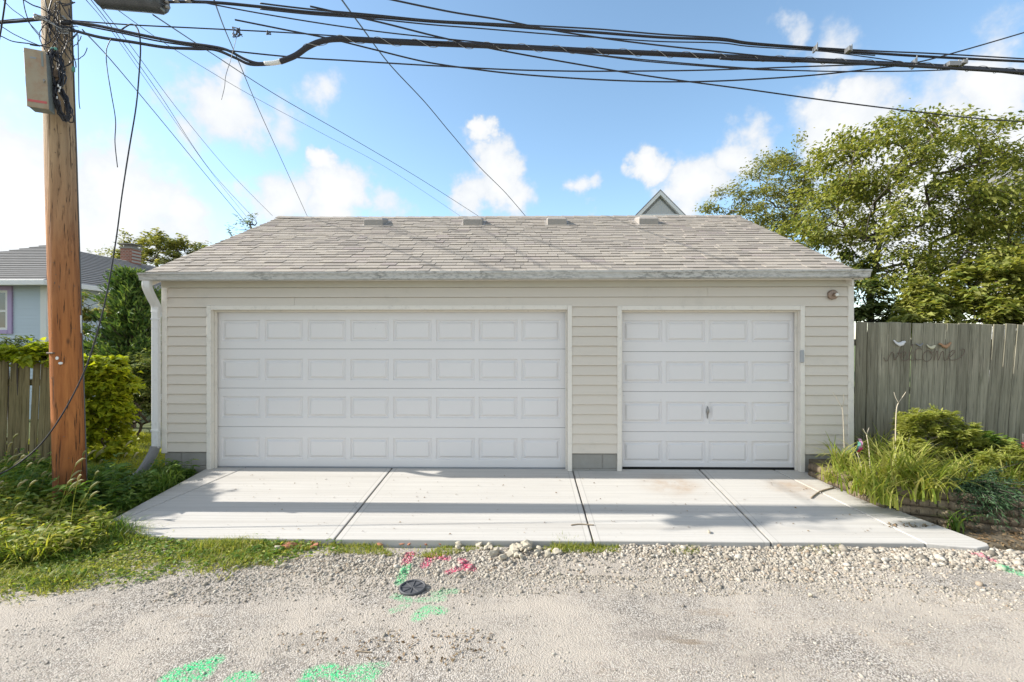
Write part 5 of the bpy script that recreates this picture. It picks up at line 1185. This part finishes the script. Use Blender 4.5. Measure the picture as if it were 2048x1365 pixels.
for lab, pl, n_ in (('thin grass sprigs in the pale gravel by the right slab', [(1340, 1112), (1400, 1112), (1400, 1094), (1340, 1094)], 260), ('scattered grass sprigs in the gravel near the last driveway joint', [(1580, 1112), (1680, 1114), (1680, 1094), (1580, 1092)], 420)):
    grass('grass_tufts', lab, scatter(n_, pl, -.19), .06, .006, 'blade', (.5, 1.6), zroad)
grass('grass_tufts', 'taller grass fringe hiding the front edge of the left slab', scatter(7000, [(190, 1085), (340, 1104), (620, 1102), (620, 1082), (330, 1080), (200, 1058)], -.19), .11, .008, 'blade', (.6, 2.2), zroad, lambda q: np.clip(clump_noise(q, 2.4, 3)*1.6, .15, 1))
# weed bank round the pole
bank = [(-300, 1120), (120, 1118), (260, 1095), (300, 1068), (205, 1050), (300, 1005), (395, 956), (345, 958), (270, 972), (200, 966), (160, 955), (0, 945), (-300, 945)]
grass('weeds', 'dense green weeds and grass round the foot of the pole', scatter(30000, bank, -.13), .26, .013, 'blade_dark', (.8, 2.7), gz, None, 1.1, .55)
bank2 = [(-300, 1140), (60, 1130), (180, 1100), (230, 1065), (180, 1035), (150, 1010), (-300, 985)]
grass('weeds', 'sunlit yellow-green weed growth spilling toward the alley', scatter(12000, bank2, -.16), .3, .016, 'blade', (.8, 2.7), gz, None, 2.2, .55)
q_ = np.column_stack([rng.uniform(-12, -6.2, 16000), rng.uniform(3.9, 6.6, 16000)]); grass('weeds', 'rough verge grass around the small alley tree', q_, .16, .011, 'blade_dark', (.7, 2.5), zroad, lambda q: np.clip((q[:, 1]-3.9)*2.2, .05, 1), 1.7, .55)
# broadleaf weeds: upright stems with leaves
def weed_patch(name, label, xy, h, Ls, mat, per=14):
    pos = []; ax = []; nr = []; m = MB()
    for (x, y) in xy:
        z = gz(x, y); hh = h*random.uniform(.5, 1.2); ln = Vector((random.gauss(0, .15), random.gauss(0, .15), 1))
        m.tube([(x, y, z), (x+ln.x*hh*.5, y+ln.y*hh*.5, z+hh*.55), (x+ln.x*hh, y+ln.y*hh, z+hh)], [.003, .0025, .001], 3, False)
        for q in range(per):
            t = random.uniform(.15, 1); a = random.uniform(0, 6.28); pos.append((x+ln.x*hh*t, y+ln.y*hh*t, z+hh*t)); ax.append((math.cos(a), math.sin(a), random.uniform(-.2, .5))); nr.append((random.gauss(0, .3), random.gauss(0, .3), 1))
    n = len(pos); L_ = rng.uniform(Ls*.6, Ls*1.3, n); V, T = leaf_mesh(np.array(pos), np.array(ax), np.array(nr), L_, L_*.4)
    o = np_mesh(name, V, T, M[mat]); tag(o, label, 'weeds', kind='stuff'); s = m.build('stem', M[mat], o); return o
weed_patch('broadleaf_weeds', 'dark leafy weeds crowding the driveway edge beside the pole', scatter(230, [(150, 1005), (240, 1030), (310, 995), (385, 962), (330, 965), (260, 980), (180, 970)], -.12), .24, .09, 'blade_dark', 16)
weed_patch('broadleaf_weeds', 'taller leafy weed stems in front of the pole', scatter(60, [(20, 1040), (230, 1040), (240, 985), (20, 985)], -.15), .52, .12, 'blade_dark', 26)
q_ = scatter(15000, bank2, -.16); creepers('tangled broad leaves topping the sunlit weed bank', q_, .07, 'blade', gz, .27)
weed_patch('broadleaf_weeds', 'low round-leaved weeds at the sunny alley corner', scatter(330, [(-100, 1140), (200, 1130), (420, 1098), (560, 1085), (300, 1070), (0, 1080)], -.18), .10, .045, 'blade', 8)
# foxtails
def foxtails(xy):
    st_ = MB(); hd = MB()
    for (x, y) in xy:
        z = gz(x, y); h = random.uniform(.42, .74); a = random.uniform(-.6, .9); dx, dy = math.cos(a), math.sin(a)*.6-.25; ln = random.uniform(.1, .3)
        P = [Vector((x+dx*ln*t**2, y+dy*ln*t**2, z+h*t*(1-.08*t))) for t in (0, .35, .7, 1)]
        st_.tube(P, [.0024, .002, .0017, .0014], 3, False); e = P[-1]; k = random.uniform(.075, .12); D = Vector((dx, dy, 0))
        hd.tube([e, e+D*k*.22+Vector((0, 0, k*.32)), e+D*k*.55+Vector((0, 0, k*.55)), e+D*k*.85+Vector((0, 0, k*.72)), e+D*k*1.15+Vector((0, 0, k*.75))], [.003, .009, .0115, .0095, .003], 6)
    o = st_.build('foxtail_grass', M['daylily'], None, True); tag(o, 'arching foxtail grass with pale seed heads over the weed bank', 'grass', kind='stuff'); hd.build('seed_heads', M['seed'], o, True)
foxtails(np.concatenate([scatter(30, [(-60, 1090), (150, 1085), (200, 1045), (60, 1010), (-60, 1010)], -.15), scatter(24, [(-40, 1020), (240, 1030), (280, 1000), (100, 985), (-40, 985)], -.15)]))
# lawn beside the garage
lawn = [(110, 1010), (330, 960), (332, 900), (305, 868), (160, 868), (-50, 900)]
grass('lawn', 'bright yellow-green lawn strip beside the garage', scatter(26000, lawn, -.06), .075, .007, 'blade_lawn', (.4, 1.7), gz)

# ------------------------------------------------------------------ raised bed on the right
seg_a = [onz(1622, 949, .0), onz(1700, 988, -.06), onz(1770, 1018, -.09)]
corner = onz(1790, 1022, -.1); endb = onz(2120, 1068, -.14); endb = corner+(endb-corner)*1.0; endc = corner+(endb-corner)*2.0
def log(p, q, z, r, lab):
    p = Vector((p.x, p.y, z)); q = Vector((q.x, q.y, z)); d = (q-p); n_ = 8; P = [p+d*(i/n_)+Vector((0, random.uniform(-.003, .003), random.uniform(-.003, .003))) for i in range(n_+1)]
    rr = [r*random.uniform(.95, 1.04) for _ in P]; rr[0] *= .9; rr[-1] *= .9
    o = MB().tube(P, rr, 12).build('landscape_timber', M['timber'], None, True); return tag(o, lab, 'timber', 'timbers edging the flower bed')
r_ = .052
for k, z in enumerate((-.02, .075)):
    log(seg_a[0], seg_a[0].lerp(seg_a[1], .98), z+.03, r_, 'short round timber edging the bed next to the garage corner, ' + ('lower' if k == 0 else 'upper') + ' one')
    log(seg_a[1], seg_a[2], z-.02, r_, 'round timber in the middle of the bed edge along the driveway, ' + ('lower' if k == 0 else 'upper') + ' one')
for k in range(4):
    half = corner.lerp(endb, .42 if k % 2 else .6)
    w = ['lowest', 'second', 'third', 'topmost'][k]
    log(corner, half.lerp(corner, .01), -.165+.098*k, r_, f'{w} round timber in the stack facing the alley, part beside the driveway flare'); log(half, endb, -.165+.098*k, r_, f'{w} round timber in the stack facing the alley, part beyond the juniper'); log(endb, endc, -.165+.098*k, r_, f'{w} round timber in the stack facing the alley, part past the garden stake')
bed = [(seg_a[0].x+.04, seg_a[0].y+.1), (seg_a[1].x+.05, seg_a[1].y+.04), (corner.x+.06, corner.y+.06), (endc.x, endc.y+.06), (endc.x, 6.76), (seg_a[0].x+.04, 6.6)]
def bed_z(x, y): return .1+.10*sstep(5.4, 6.5, y)
poly = bed
b_ = MB().prism(bed, lambda x, y: .1+.08*sstep(5.3, 6.6, y), -.2).build('flower_bed', M['soil']); tag(b_, 'dark soil of the raised flower bed against the fence', kind='structure')
# weedy dirt in front of the timbers
q = [onz(1985, 1094, -.19), onz(2200, 1120, -.19), onz(2200, 1070, -.19), onz(1900, 1050, -.19), onz(1830, 1030, -.19)]
dp = MB().prism([(p.x, p.y) for p in q], -.172, -.3).build('dirt_patch', M['soil']); tag(dp, 'bare brown dirt between driveway flare and timbers', kind='structure')
def clump(name, label, px, py, n, h, w, mat, bend=(1.0, 2.4), zf=bed_z, z=.15, spread=.05, group=None):
    c = onz(px, py, z); xy = np.column_stack([rng.normal(c.x, spread, n), rng.normal(c.y, spread, n)]); zz = np.full(n, zf(c.x, c.y)-.02); a = rng.uniform(0, 6.28, n)
    V, T = blade_mesh(np.column_stack([xy, zz]), np.stack([np.cos(a), np.sin(a), 0*a], 1), rng.uniform(h*.55, h*1.1, n), rng.uniform(w*.7, w*1.25, n), rng.uniform(*bend, n), 6)
    t = empty(name, (c.x, c.y, zf(c.x, c.y)), label, 'plant', group); np_mesh('leaves', V, T, M[mat], t)['kind'] = 'stuff'; return t
def bz0(x, y): return .05
def rz0(x, y): return -.17
clump('daylily', 'daylily clump beside the garage corner with a dry branched stem', 1685, 940, 70, .55, .02, 'daylily', spread=.05)
clump('daylily', 'small low daylily tuft spilling over the short timbers', 1668, 962, 45, .38, .017, 'daylily', (1.2, 2.4), bz0, .05)
clump('daylily', 'yellowing daylily clump over the driveway edge near the ribbon', 1735, 985, 120, .5, .02, 'daylily', (1.0, 2.5), bz0, .05, .09)
clump('daylily', 'big arching daylily in the centre of the bed', 1800, 970, 150, .78, .024, 'daylily', (.9, 2.3), bed_z, .14, .1)
clump('daylily', 'daylily clump behind the lilac ribbon at the fence', 1755, 925, 80, .55, .019, 'daylily', (.8, 2.2), bed_z, .17, .08)
clump('daylily', 'coarse grass clump bending over the timber stack', 1850, 990, 95, .66, .024, 'daylily', (1.2, 2.6), bed_z, .12, .09)
clump('daylily', 'yellow-green strap leaves cascading over the right timbers', 1990, 965, 230, .5, .02, 'daylily', (1.0, 2.5), bed_z, .14, .16)
clump('daylily', 'loose strap leaves rooted at the driveway flare', 1795, 1025, 55, .46, .022, 'blade_dark', (.9, 2.3), rz0, -.15, .06)
clump('coarse_grass', 'single coarse grass plant growing at the foot of the timbers', 1912, 1058, 22, .36, .026, 'blade_dark', (.6, 2.1), rz0, -.16, .035)
clump('daylily', 'straw-tinted daylily leaves lying over the driveway flare edge', 1765, 1003, 80, .46, .019, 'daylily', (1.2, 2.6), bz0, .05, .08)
clump('daylily', 'long strap-leaved daylily arching over the corner of the timber stack', 1835, 978, 90, .74, .023, 'daylily', (1.1, 2.5), bed_z, .13, .08)
clump('daylily', 'daylily clump between the corner one and the juniper', 1915, 970, 110, .55, .02, 'daylily', (1.0, 2.5), bed_z, .13, .12)
clump('daylily', 'fine yellow strap leaves in front of the orange flowers', 2035, 960, 120, .5, .018, 'daylily', (1.0, 2.5), bed_z, .14, .13)
clump('daylily', 'strap-leaved clump past the garden stake', 2130, 955, 130, .55, .02, 'daylily', (1.0, 2.5), bed_z, .14, .16)
clump('daylily', 'last strap-leaved clump at the far end of the bed', 2260, 950, 130, .55, .02, 'daylily', (1.0, 2.5), bed_z, .14, .16)
clump('daylily', 'low leafy tuft filling the bed behind the short timbers', 1715, 955, 70, .42, .018, 'daylily', (1.0, 2.4), bed_z, .12, .08)
def bed_bush(name, label, blobs, Y, mat, n, Ls, aspect, droop=.2, twig=.14):
    att = crown_pts([(px, py, rx, ry, Y, rd, k) for (px, py, rx, ry, rd, k) in blobs]); b = at(blobs[0][0], 900, Y)
    return tree(name, label, 'shrub', (b.x, Y, bed_z(b.x, Y)), (b.x, Y, bed_z(b.x, Y)+.12), att, .012, 1, n, Ls, .02, mat, droop=droop, twig=twig, aspect=aspect, rmin=.002, updir=.5)
bed_bush('bed_shrub', 'bushy yellow-green perennial with narrow leaves in front of the fence', [(1865, 880, 55, 40, .22, 60), (1830, 850, 25, 22, .15, 18), (1875, 845, 25, 16, .15, 16), (1910, 870, 25, 35, .18, 26), (1850, 930, 60, 24, .25, 30), (1820, 900, 25, 40, .2, 20), (1925, 905, 25, 40, .2, 24)], 6.1, 'leaf_bed', 13000, .075, .28)
bed_bush('bed_shrub', 'broad-leaved perennial against the fence beside the orange flowers', [(1965, 890, 26, 14, .14, 18), (1985, 900, 20, 16, .14, 12), (1945, 905, 20, 18, .14, 12)], 6.15, 'leaf_big', 1300, .11, .5)
bed_bush('bed_shrub', 'loose yellow-green perennial behind the juniper', [(2010, 935, 45, 25, .2, 40), (1960, 945, 35, 20, .2, 24), (2050, 925, 30, 30, .2, 20)], 5.75, 'leaf_bed', 5200, .075, .25)
bed_bush('bed_shrub', 'low feathery green perennial between the bushy one and the orange flowers', [(1960, 920, 34, 14, .16, 26), (1925, 925, 24, 14, .16, 14), (1990, 930, 30, 14, .16, 18)], 6.1, 'leaf_shrub', 3600, .065, .3)
def juniper():
    c = Vector((at(1980, 1000, 5.1).x, 5.1, 0)); t = empty('juniper', (c.x, c.y, -.1), 'dark blue-green juniper hanging over the timber stack', 'shrub'); c = at(1980, 1000, c.y); pos = []; ax = []; nr = []; m = MB()
    root = Vector((c.x, c.y+.35, .13))
    for k in range(150):
        e = Vector((c.x+random.gauss(0, .17), c.y-.02+random.gauss(-.05, .09), c.z+random.gauss(0, .13))); s = root
        mid = (s+e)/2+Vector((0, -.05, .1)); P = [s*(1-u)**2+mid*2*u*(1-u)+e*u*u for u in (0, .25, .5, .75, 1)]; m.tube(P, [.006, .005, .004, .003, .002], 4, False); d = (e-mid).normalized()
        for q in range(34):
            u = random.uniform(.4, 1.02); p = s*(1-u)**2+mid*2*u*(1-u)+e*u*u; pos.append(p+Vector((random.gauss(0, .02), random.gauss(0, .02), random.gauss(0, .02)))); ax.append(d+Vector((random.gauss(0, .7), random.gauss(0, .7), random.gauss(.1, .6)))); nr.append(Vector((random.gauss(0, 1), random.gauss(0, 1), .5)))
    m.build('branches', M['bark'], t); n = len(pos); V, T = leaf_mesh(np.array(pos), np.array(ax), np.array(nr), rng.uniform(.03, .075, n), rng.uniform(.008, .014, n), .1, .05)
    np_mesh('foliage', V, T, M['juniper'], t)['kind'] = 'stuff'
juniper()
# orange flowers
for i, (px, py) in enumerate(((2005, 903), (2017, 901), (2023, 909), (2030, 906))):
    c = at(px, py, 6.1); f = empty('orange_flower', (c.x, c.y, bed_z(c.x, c.y)), 'small orange flower head above the strap leaves near the fence', 'flower', 'orange flowers in the bed')
    MB().tube([(c.x, c.y, bed_z(c.x, c.y)-.02), (c.x, c.y, c.z)], .003, 5).build('stem', M['daylily'], f)
    n = 12; a = rng.uniform(0, 6.28, n); V, T = leaf_mesh(np.tile(np.array(c[:]), (n, 1)), np.stack([np.cos(a), np.sin(a), rng.uniform(.0, .5, n)], 1), np.tile(np.array([[0, 0, 1.]]), (n, 1)), np.full(n, .036), np.full(n, .018)); np_mesh('petals', V, T, M['orange'], f)
# dry stems
stems = [([(1690, 940), (1688, 880), (1686, 830), (1684, 815)], [(1684, 815), (1672, 795), (1666, 785)], [(1684, 815), (1688, 800), (1687, 788)], 6.3, 'pale dry forked stem rising in front of the garage corner'),
         ([(1792, 930), (1791, 870), (1793, 820), (1797, 806)], [(1797, 806), (1791, 795), (1788, 785)], [(1797, 806), (1806, 793), (1812, 784)], 6.1, 'tallest pale dry stem with a Y fork in mid bed'),
         ([(1805, 925), (1818, 880), (1832, 835), (1841, 818)], [(1834, 832), (1842, 824), (1845, 822)], None, 6.1, 'slanting pale dry stem leaning before the bushy perennial'),
         ([(1741, 950), (1738, 900), (1733, 870)], [(1733, 870), (1726, 858)], [(1733, 870), (1738, 856)], 6.0, 'thin brown dry stem beside the lilac ribbon'),
         ([(1730, 970), (1722, 930), (1714, 905)], None, None, 5.9, 'bent dry stalk carrying the lilac ribbon')]
for main, f1_, f2_, Y, lab in stems:
    m = MB(); P = spline([at(*p, Y) for p in main], 5); P[0].z = min(P[0].z, .1); m.tube(P, [.0075-.003*i/len(P) for i in range(len(P))], 6)
    for f_ in (f1_, f2_):
        if f_: Q = spline([at(*p, Y) for p in f_], 4); m.tube(Q, [.0045-.002*i/len(Q) for i in range(len(Q))], 5)
    tag(m.build('dry_stem', M['pale_stem'], None, True), lab, 'stem')
c = at(1718, 888, 5.88); rb = empty('ribbon', c, 'lilac and green ribbon flag tied to a dry stalk in the bed', 'ribbon')
def rib(px0, px1, y0, y1, mat, off):
    vs = []; 
    for i in range(6):
        t = i/5; py = y0+(y1-y0)*t; a = at(px0+4*math.sin(t*3+off), py, 5.88+.015*math.sin(t*5+off)); b = at(px1+4*math.sin(t*3+off), py, 5.89-.015*math.sin(t*4)); vs += [a, b]
    MB().add([tuple(v) for v in vs]+[(v[0], v[1]+.003, v[2]) for v in vs], [f for i in range(5) for f in ((2*i, 2*i+1, 2*i+3, 2*i+2), (12+2*i, 12+2*i+2, 12+2*i+3, 12+2*i+1))]).build('ribbon_strip', M[mat], rb)
rib(1716, 1722, 878, 898, 'pink', 0); rib(1712, 1718, 884, 904, 'teal', 1); rib(1718, 1724, 896, 905, 'magenta', 2)
c0 = at(2046, 920, 6.0); st_ = empty('garden_stake', (c0.x, 6.0, .1), 'thin metal garden stake with a red tube at the right end of the bed', 'stake')
MB().tube([(c0.x, 6, .1), (c0.x, 6, at(2046, 868, 6).z)], .006, 6).build('rod', M['steel'], st_); MB().tube([(c0.x, 6, at(2046, 920, 6).z), (c0.x, 6, at(2046, 885, 6).z)], .016, 8).build('red_tube', M['red'], st_)

# ------------------------------------------------------------------ gravel, rocks, litter
def zr_(xy): return np.array([road_z(a, b) for a, b in xy])
rest_px = [(420, 1130), (600, 1112), (900, 1100), (1240, 1098), (1500, 1088), (1850, 1092), (1980, 1104), (2150, 1130), (2150, 1215), (1900, 1190), (1700, 1165), (1450, 1160), (1250, 1165), (1000, 1160), (800, 1150), (600, 1150), (430, 1165)]
xy = scatter(26000, rest_px, -.19); ye_ = yF-.03-xy[:, 1]; xy = xy[rng.uniform(0, 1, len(xy)) < np.clip(1.15-ye_*(1.2+.7*np.sin(xy[:, 0]*2.1))-.35*clump_noise(xy, 1.1, 4), .05, 1)]; sz = np.exp(rng.normal(math.log(.008), .45, len(xy))); pos = np.column_stack([xy, zr_(xy)+sz*.2]); V, T = stones(pos, sz, .65)
tag(np_mesh('gravel', V, T, M['stone']), 'loose pale gravel along the driveway edge', 'gravel', kind='stuff')
xy = scatter(4200, [(1240, 1104), (1240, 1084), (1860, 1090), (1985, 1100), (2100, 1118), (2100, 1150), (1800, 1130), (1500, 1120), (1300, 1118)], -.19); sz = np.exp(rng.normal(math.log(.0105), .42, len(xy))); pos = np.column_stack([xy, zr_(xy)+sz*.35]); V, T = stones(pos, sz, .7)
tag(np_mesh('gravel', V, T, M['stone']), 'coarser creamy gravel band right against the slab edge', 'gravel', kind='stuff')
xy = scatter(16000, [(300, 1170), (600, 1118), (1000, 1150), (1500, 1150), (2150, 1190), (2150, 1235), (1500, 1190), (900, 1195), (300, 1215)], -.19); _, py_ = topx(xy, -.19); xy = xy[rng.uniform(0, 1, len(xy)) < np.clip(1.1-(py_-1140)/75+.5*(clump_noise(xy, 1.7, 1)-.5), 0, 1)]; sz = np.exp(rng.normal(math.log(.0055), .45, len(xy))); pos = np.column_stack([xy, zr_(xy)+sz*.15]); V, T = stones(pos, sz, .6)
tag(np_mesh('gravel', V, T, M['stone']), 'thinning small gravel between the stone band and the bare alley', 'gravel', kind='stuff')
xy = np.column_stack([rng.uniform(-5.2, 5.2, 26000), 1.9+2.6*rng.uniform(0, 1, 26000)**.9]); keep = clump_noise(xy, .8, 3)+rng.uniform(-.3, .3, len(xy)) > .42; xy = xy[keep]; sz = np.exp(rng.normal(math.log(.0042), .42, len(xy))); pos = np.column_stack([xy, zr_(xy)+sz*.1]); V, T = stones(pos, sz, .6)
tag(np_mesh('gravel', V, T, M['stone']), 'fine grit scattered over the alley surface', 'gravel', kind='stuff')
def rock(name, px, py, s, mat, lab, grp, cat, flat=.65, lift=0):
    c = onz(px, py, -.185); V, T = stones(np.array([[0, 0, 0]]), np.array([s]), flat, .22)
    me = bpy.data.meshes.new(name); me.from_pydata([tuple(v) for v in V], [], [tuple(t) for t in T]); bm = bmesh.new(); bm.from_mesh(me); bmesh.ops.subdivide_edges(bm, edges=bm.edges, cuts=1, use_grid_fill=True)
    for v in bm.verts: v.co *= 1+random.uniform(-.06, .06)
    bm.to_mesh(me); bm.free(); me.materials.append(M[mat]); o = link(name, me); o.location = (c.x, c.y, -.185+s*flat*.55+lift); tag(o, lab, cat, grp)
for k in range(46):
    a, b = random.gauss(0, 1), random.gauss(0, 1); px, py = 1050+a*32, 1096+abs(b)*7+abs(a)*4
    rock('rock', px, py, random.uniform(.022, .05), 'rock', 'cream limestone rock heaped in the pile at the driveway edge', 'limestone rocks in the pile', 'rock', .7, .028*max(0, 1-abs(a)))
for k in range(12):
    rock('rock', random.uniform(905, 985), random.uniform(1090, 1100), random.uniform(.02, .04), 'rock', 'pale rock lined up along the slab edge left of the pile', 'rocks along the slab edge', 'rock')
for k in range(9):
    rock('brick_fragment', 590+random.gauss(0, 16), 1090+random.gauss(0, 5), random.uniform(.025, .05), 'brickbit', 'orange brick fragment in the small heap amid the grass', 'brick fragments in the grass', 'brick fragment', .6)
for k in range(9):
    rock('brick_fragment', random.uniform(760, 900), 1088+random.uniform(-1, 3), random.uniform(.02, .035), 'brickbit', 'flat orange brick piece against the slab edge', 'brick pieces at the slab edge', 'brick fragment', .4)
for (px, py, s, lab) in ((568, 1133, .035, 'brown stone lying alone in the gravel below the brick heap'), (552, 1100, .04, 'grey stone at the left of the brick heap'), (1118, 1150, .026, 'tan stone alone in the gravel below the rock pile'), (343, 1190, .03, 'pale stone alone on the bare alley near the grass'), (1621, 1192, .02, 'white pebble alone on the dusty alley'), (1160, 1158, .018, 'small dark pebble right of the tan stone')):
    rock('stone', px, py, s, 'rock', lab, None, 'stone')
p = onslab(1418, 1066); rock('stone', 1418, 1066, .022, 'rock', 'small grey stone lying on the concrete slab', None, 'stone'); bpy.data.objects[-1] if False else None
o = [x for x in COL.objects if x.get('label') == 'small grey stone lying on the concrete slab'][0]; o.location = p+Vector((0, 0, .012))
# round iron lid
lc = onz(825, 1180, -.185); lid = empty('valve_lid', lc, 'black ribbed round lid lying tilted on the alley gravel', 'lid')
def disc(r, z0, z1, n=28, tilt=.10):
    m = MB(); vs = []
    for z, rr in ((z0, r), (z1, r)): vs += [(lc.x+rr*math.cos(6.2832*i/n), lc.y+rr*math.sin(6.2832*i/n), lc.z+z+tilt*rr*math.sin(6.2832*i/n)*.5) for i in range(n)]
    return m.add(vs, [tuple(range(n-1, -1, -1)), tuple(range(n, 2*n))]+[(i, (i+1) % n, n+(i+1) % n, n+i) for i in range(n)])
rl = .105
disc(rl, -.005, .018).build('plate', M['rubber'], lid)
m = MB(); m.tube([(lc.x+rl*.93*math.cos(a), lc.y+rl*.93*math.sin(a), lc.z+.021+.05*rl*math.sin(a)) for a in [6.2832*i/28 for i in range(29)]], .009, 8, False); m.build('rim', M['rubber'], lid, True)
for k in range(4):
    a = math.pi*k/4; d = Vector((math.cos(a), math.sin(a), .05*math.sin(a)))*rl*.86; c_ = Vector((lc.x, lc.y, lc.z+.0195)); MB().tube([c_-d, c_+d], .0055, 6).build('rib', M['rubber'], lid)
# twigs and leaf litter
for pts, r, lab in (([onslab(1622, 998), onslab(1640, 985), onslab(1668, 977)], .009, 'dark stick lying across the right slab'), ([onslab(1142, 1052), onslab(1160, 1050), onslab(1188, 1052)], .006, 'thin twig crossing the middle driveway joint'),
                    ([onz(715, 1304, -.185), onz(745, 1307, -.185)], .004, 'straight pale twig on the alley'), ([onz(892, 1282, -.185), onz(912, 1272, -.185), onz(935, 1270, -.185)], .005, 'curved brown twig on the alley near the green marks')):
    tag(MB().tube(spline([p+Vector((0, 0, r+.002)) for p in pts], 5), r, 6).build('twig', M['twig'], None, True), lab, 'twig')
def litter(label, xy, z, s):
    n = len(xy); a = rng.uniform(0, 6.28, n); pos = np.column_stack([xy, z+.006]); L_ = rng.uniform(s*.5, s*1.6, n)
    V, T = leaf_mesh(pos, np.stack([np.cos(a), np.sin(a), rng.uniform(-.1, .35, n)], 1), np.column_stack([rng.normal(0, .4, (n, 2)), np.ones(n)]), L_, L_*.5); tag(np_mesh('leaf_litter', V, T, M['dryleaf']), label, 'leaves', kind='stuff')
P0 = [onslab(*p) for p in ((480, 950), (1560, 950), (1800, 1070), (420, 1070))]
u = rng.uniform(0, 1, (170, 2)); A = np.array([p[:2] for p in P0]); xy = (A[0]*(1-u[:, :1])+A[1]*u[:, :1])*(1-u[:, 1:])+(A[3]*(1-u[:, :1])+A[2]*u[:, :1])*u[:, 1:]
litter('dark crumbs of leaf litter strewn over the concrete', xy, np.array([slab_z(a, b) for a, b in xy]), .02)
c = onslab(1815, 1052); xy = np.column_stack([rng.normal(c.x, .12, 60), rng.normal(c.y, .03, 60)]); litter('drift of dead leaves on the driveway flare', xy, np.array([slab_z(a, b) for a, b in xy]), .03)
xy = scatter(190, [(560, 1265), (950, 1262), (1080, 1300), (900, 1335), (700, 1320), (560, 1300)], -.19); litter('brown plant litter ground into the alley', xy, zr_(xy), .022)
xy = scatter(260, [(1850, 1045), (2050, 1060), (2100, 1110), (1980, 1090)], -.17); litter('dead leaves and chips on the dirt before the timbers', xy, np.full(len(xy), -.168), .035)
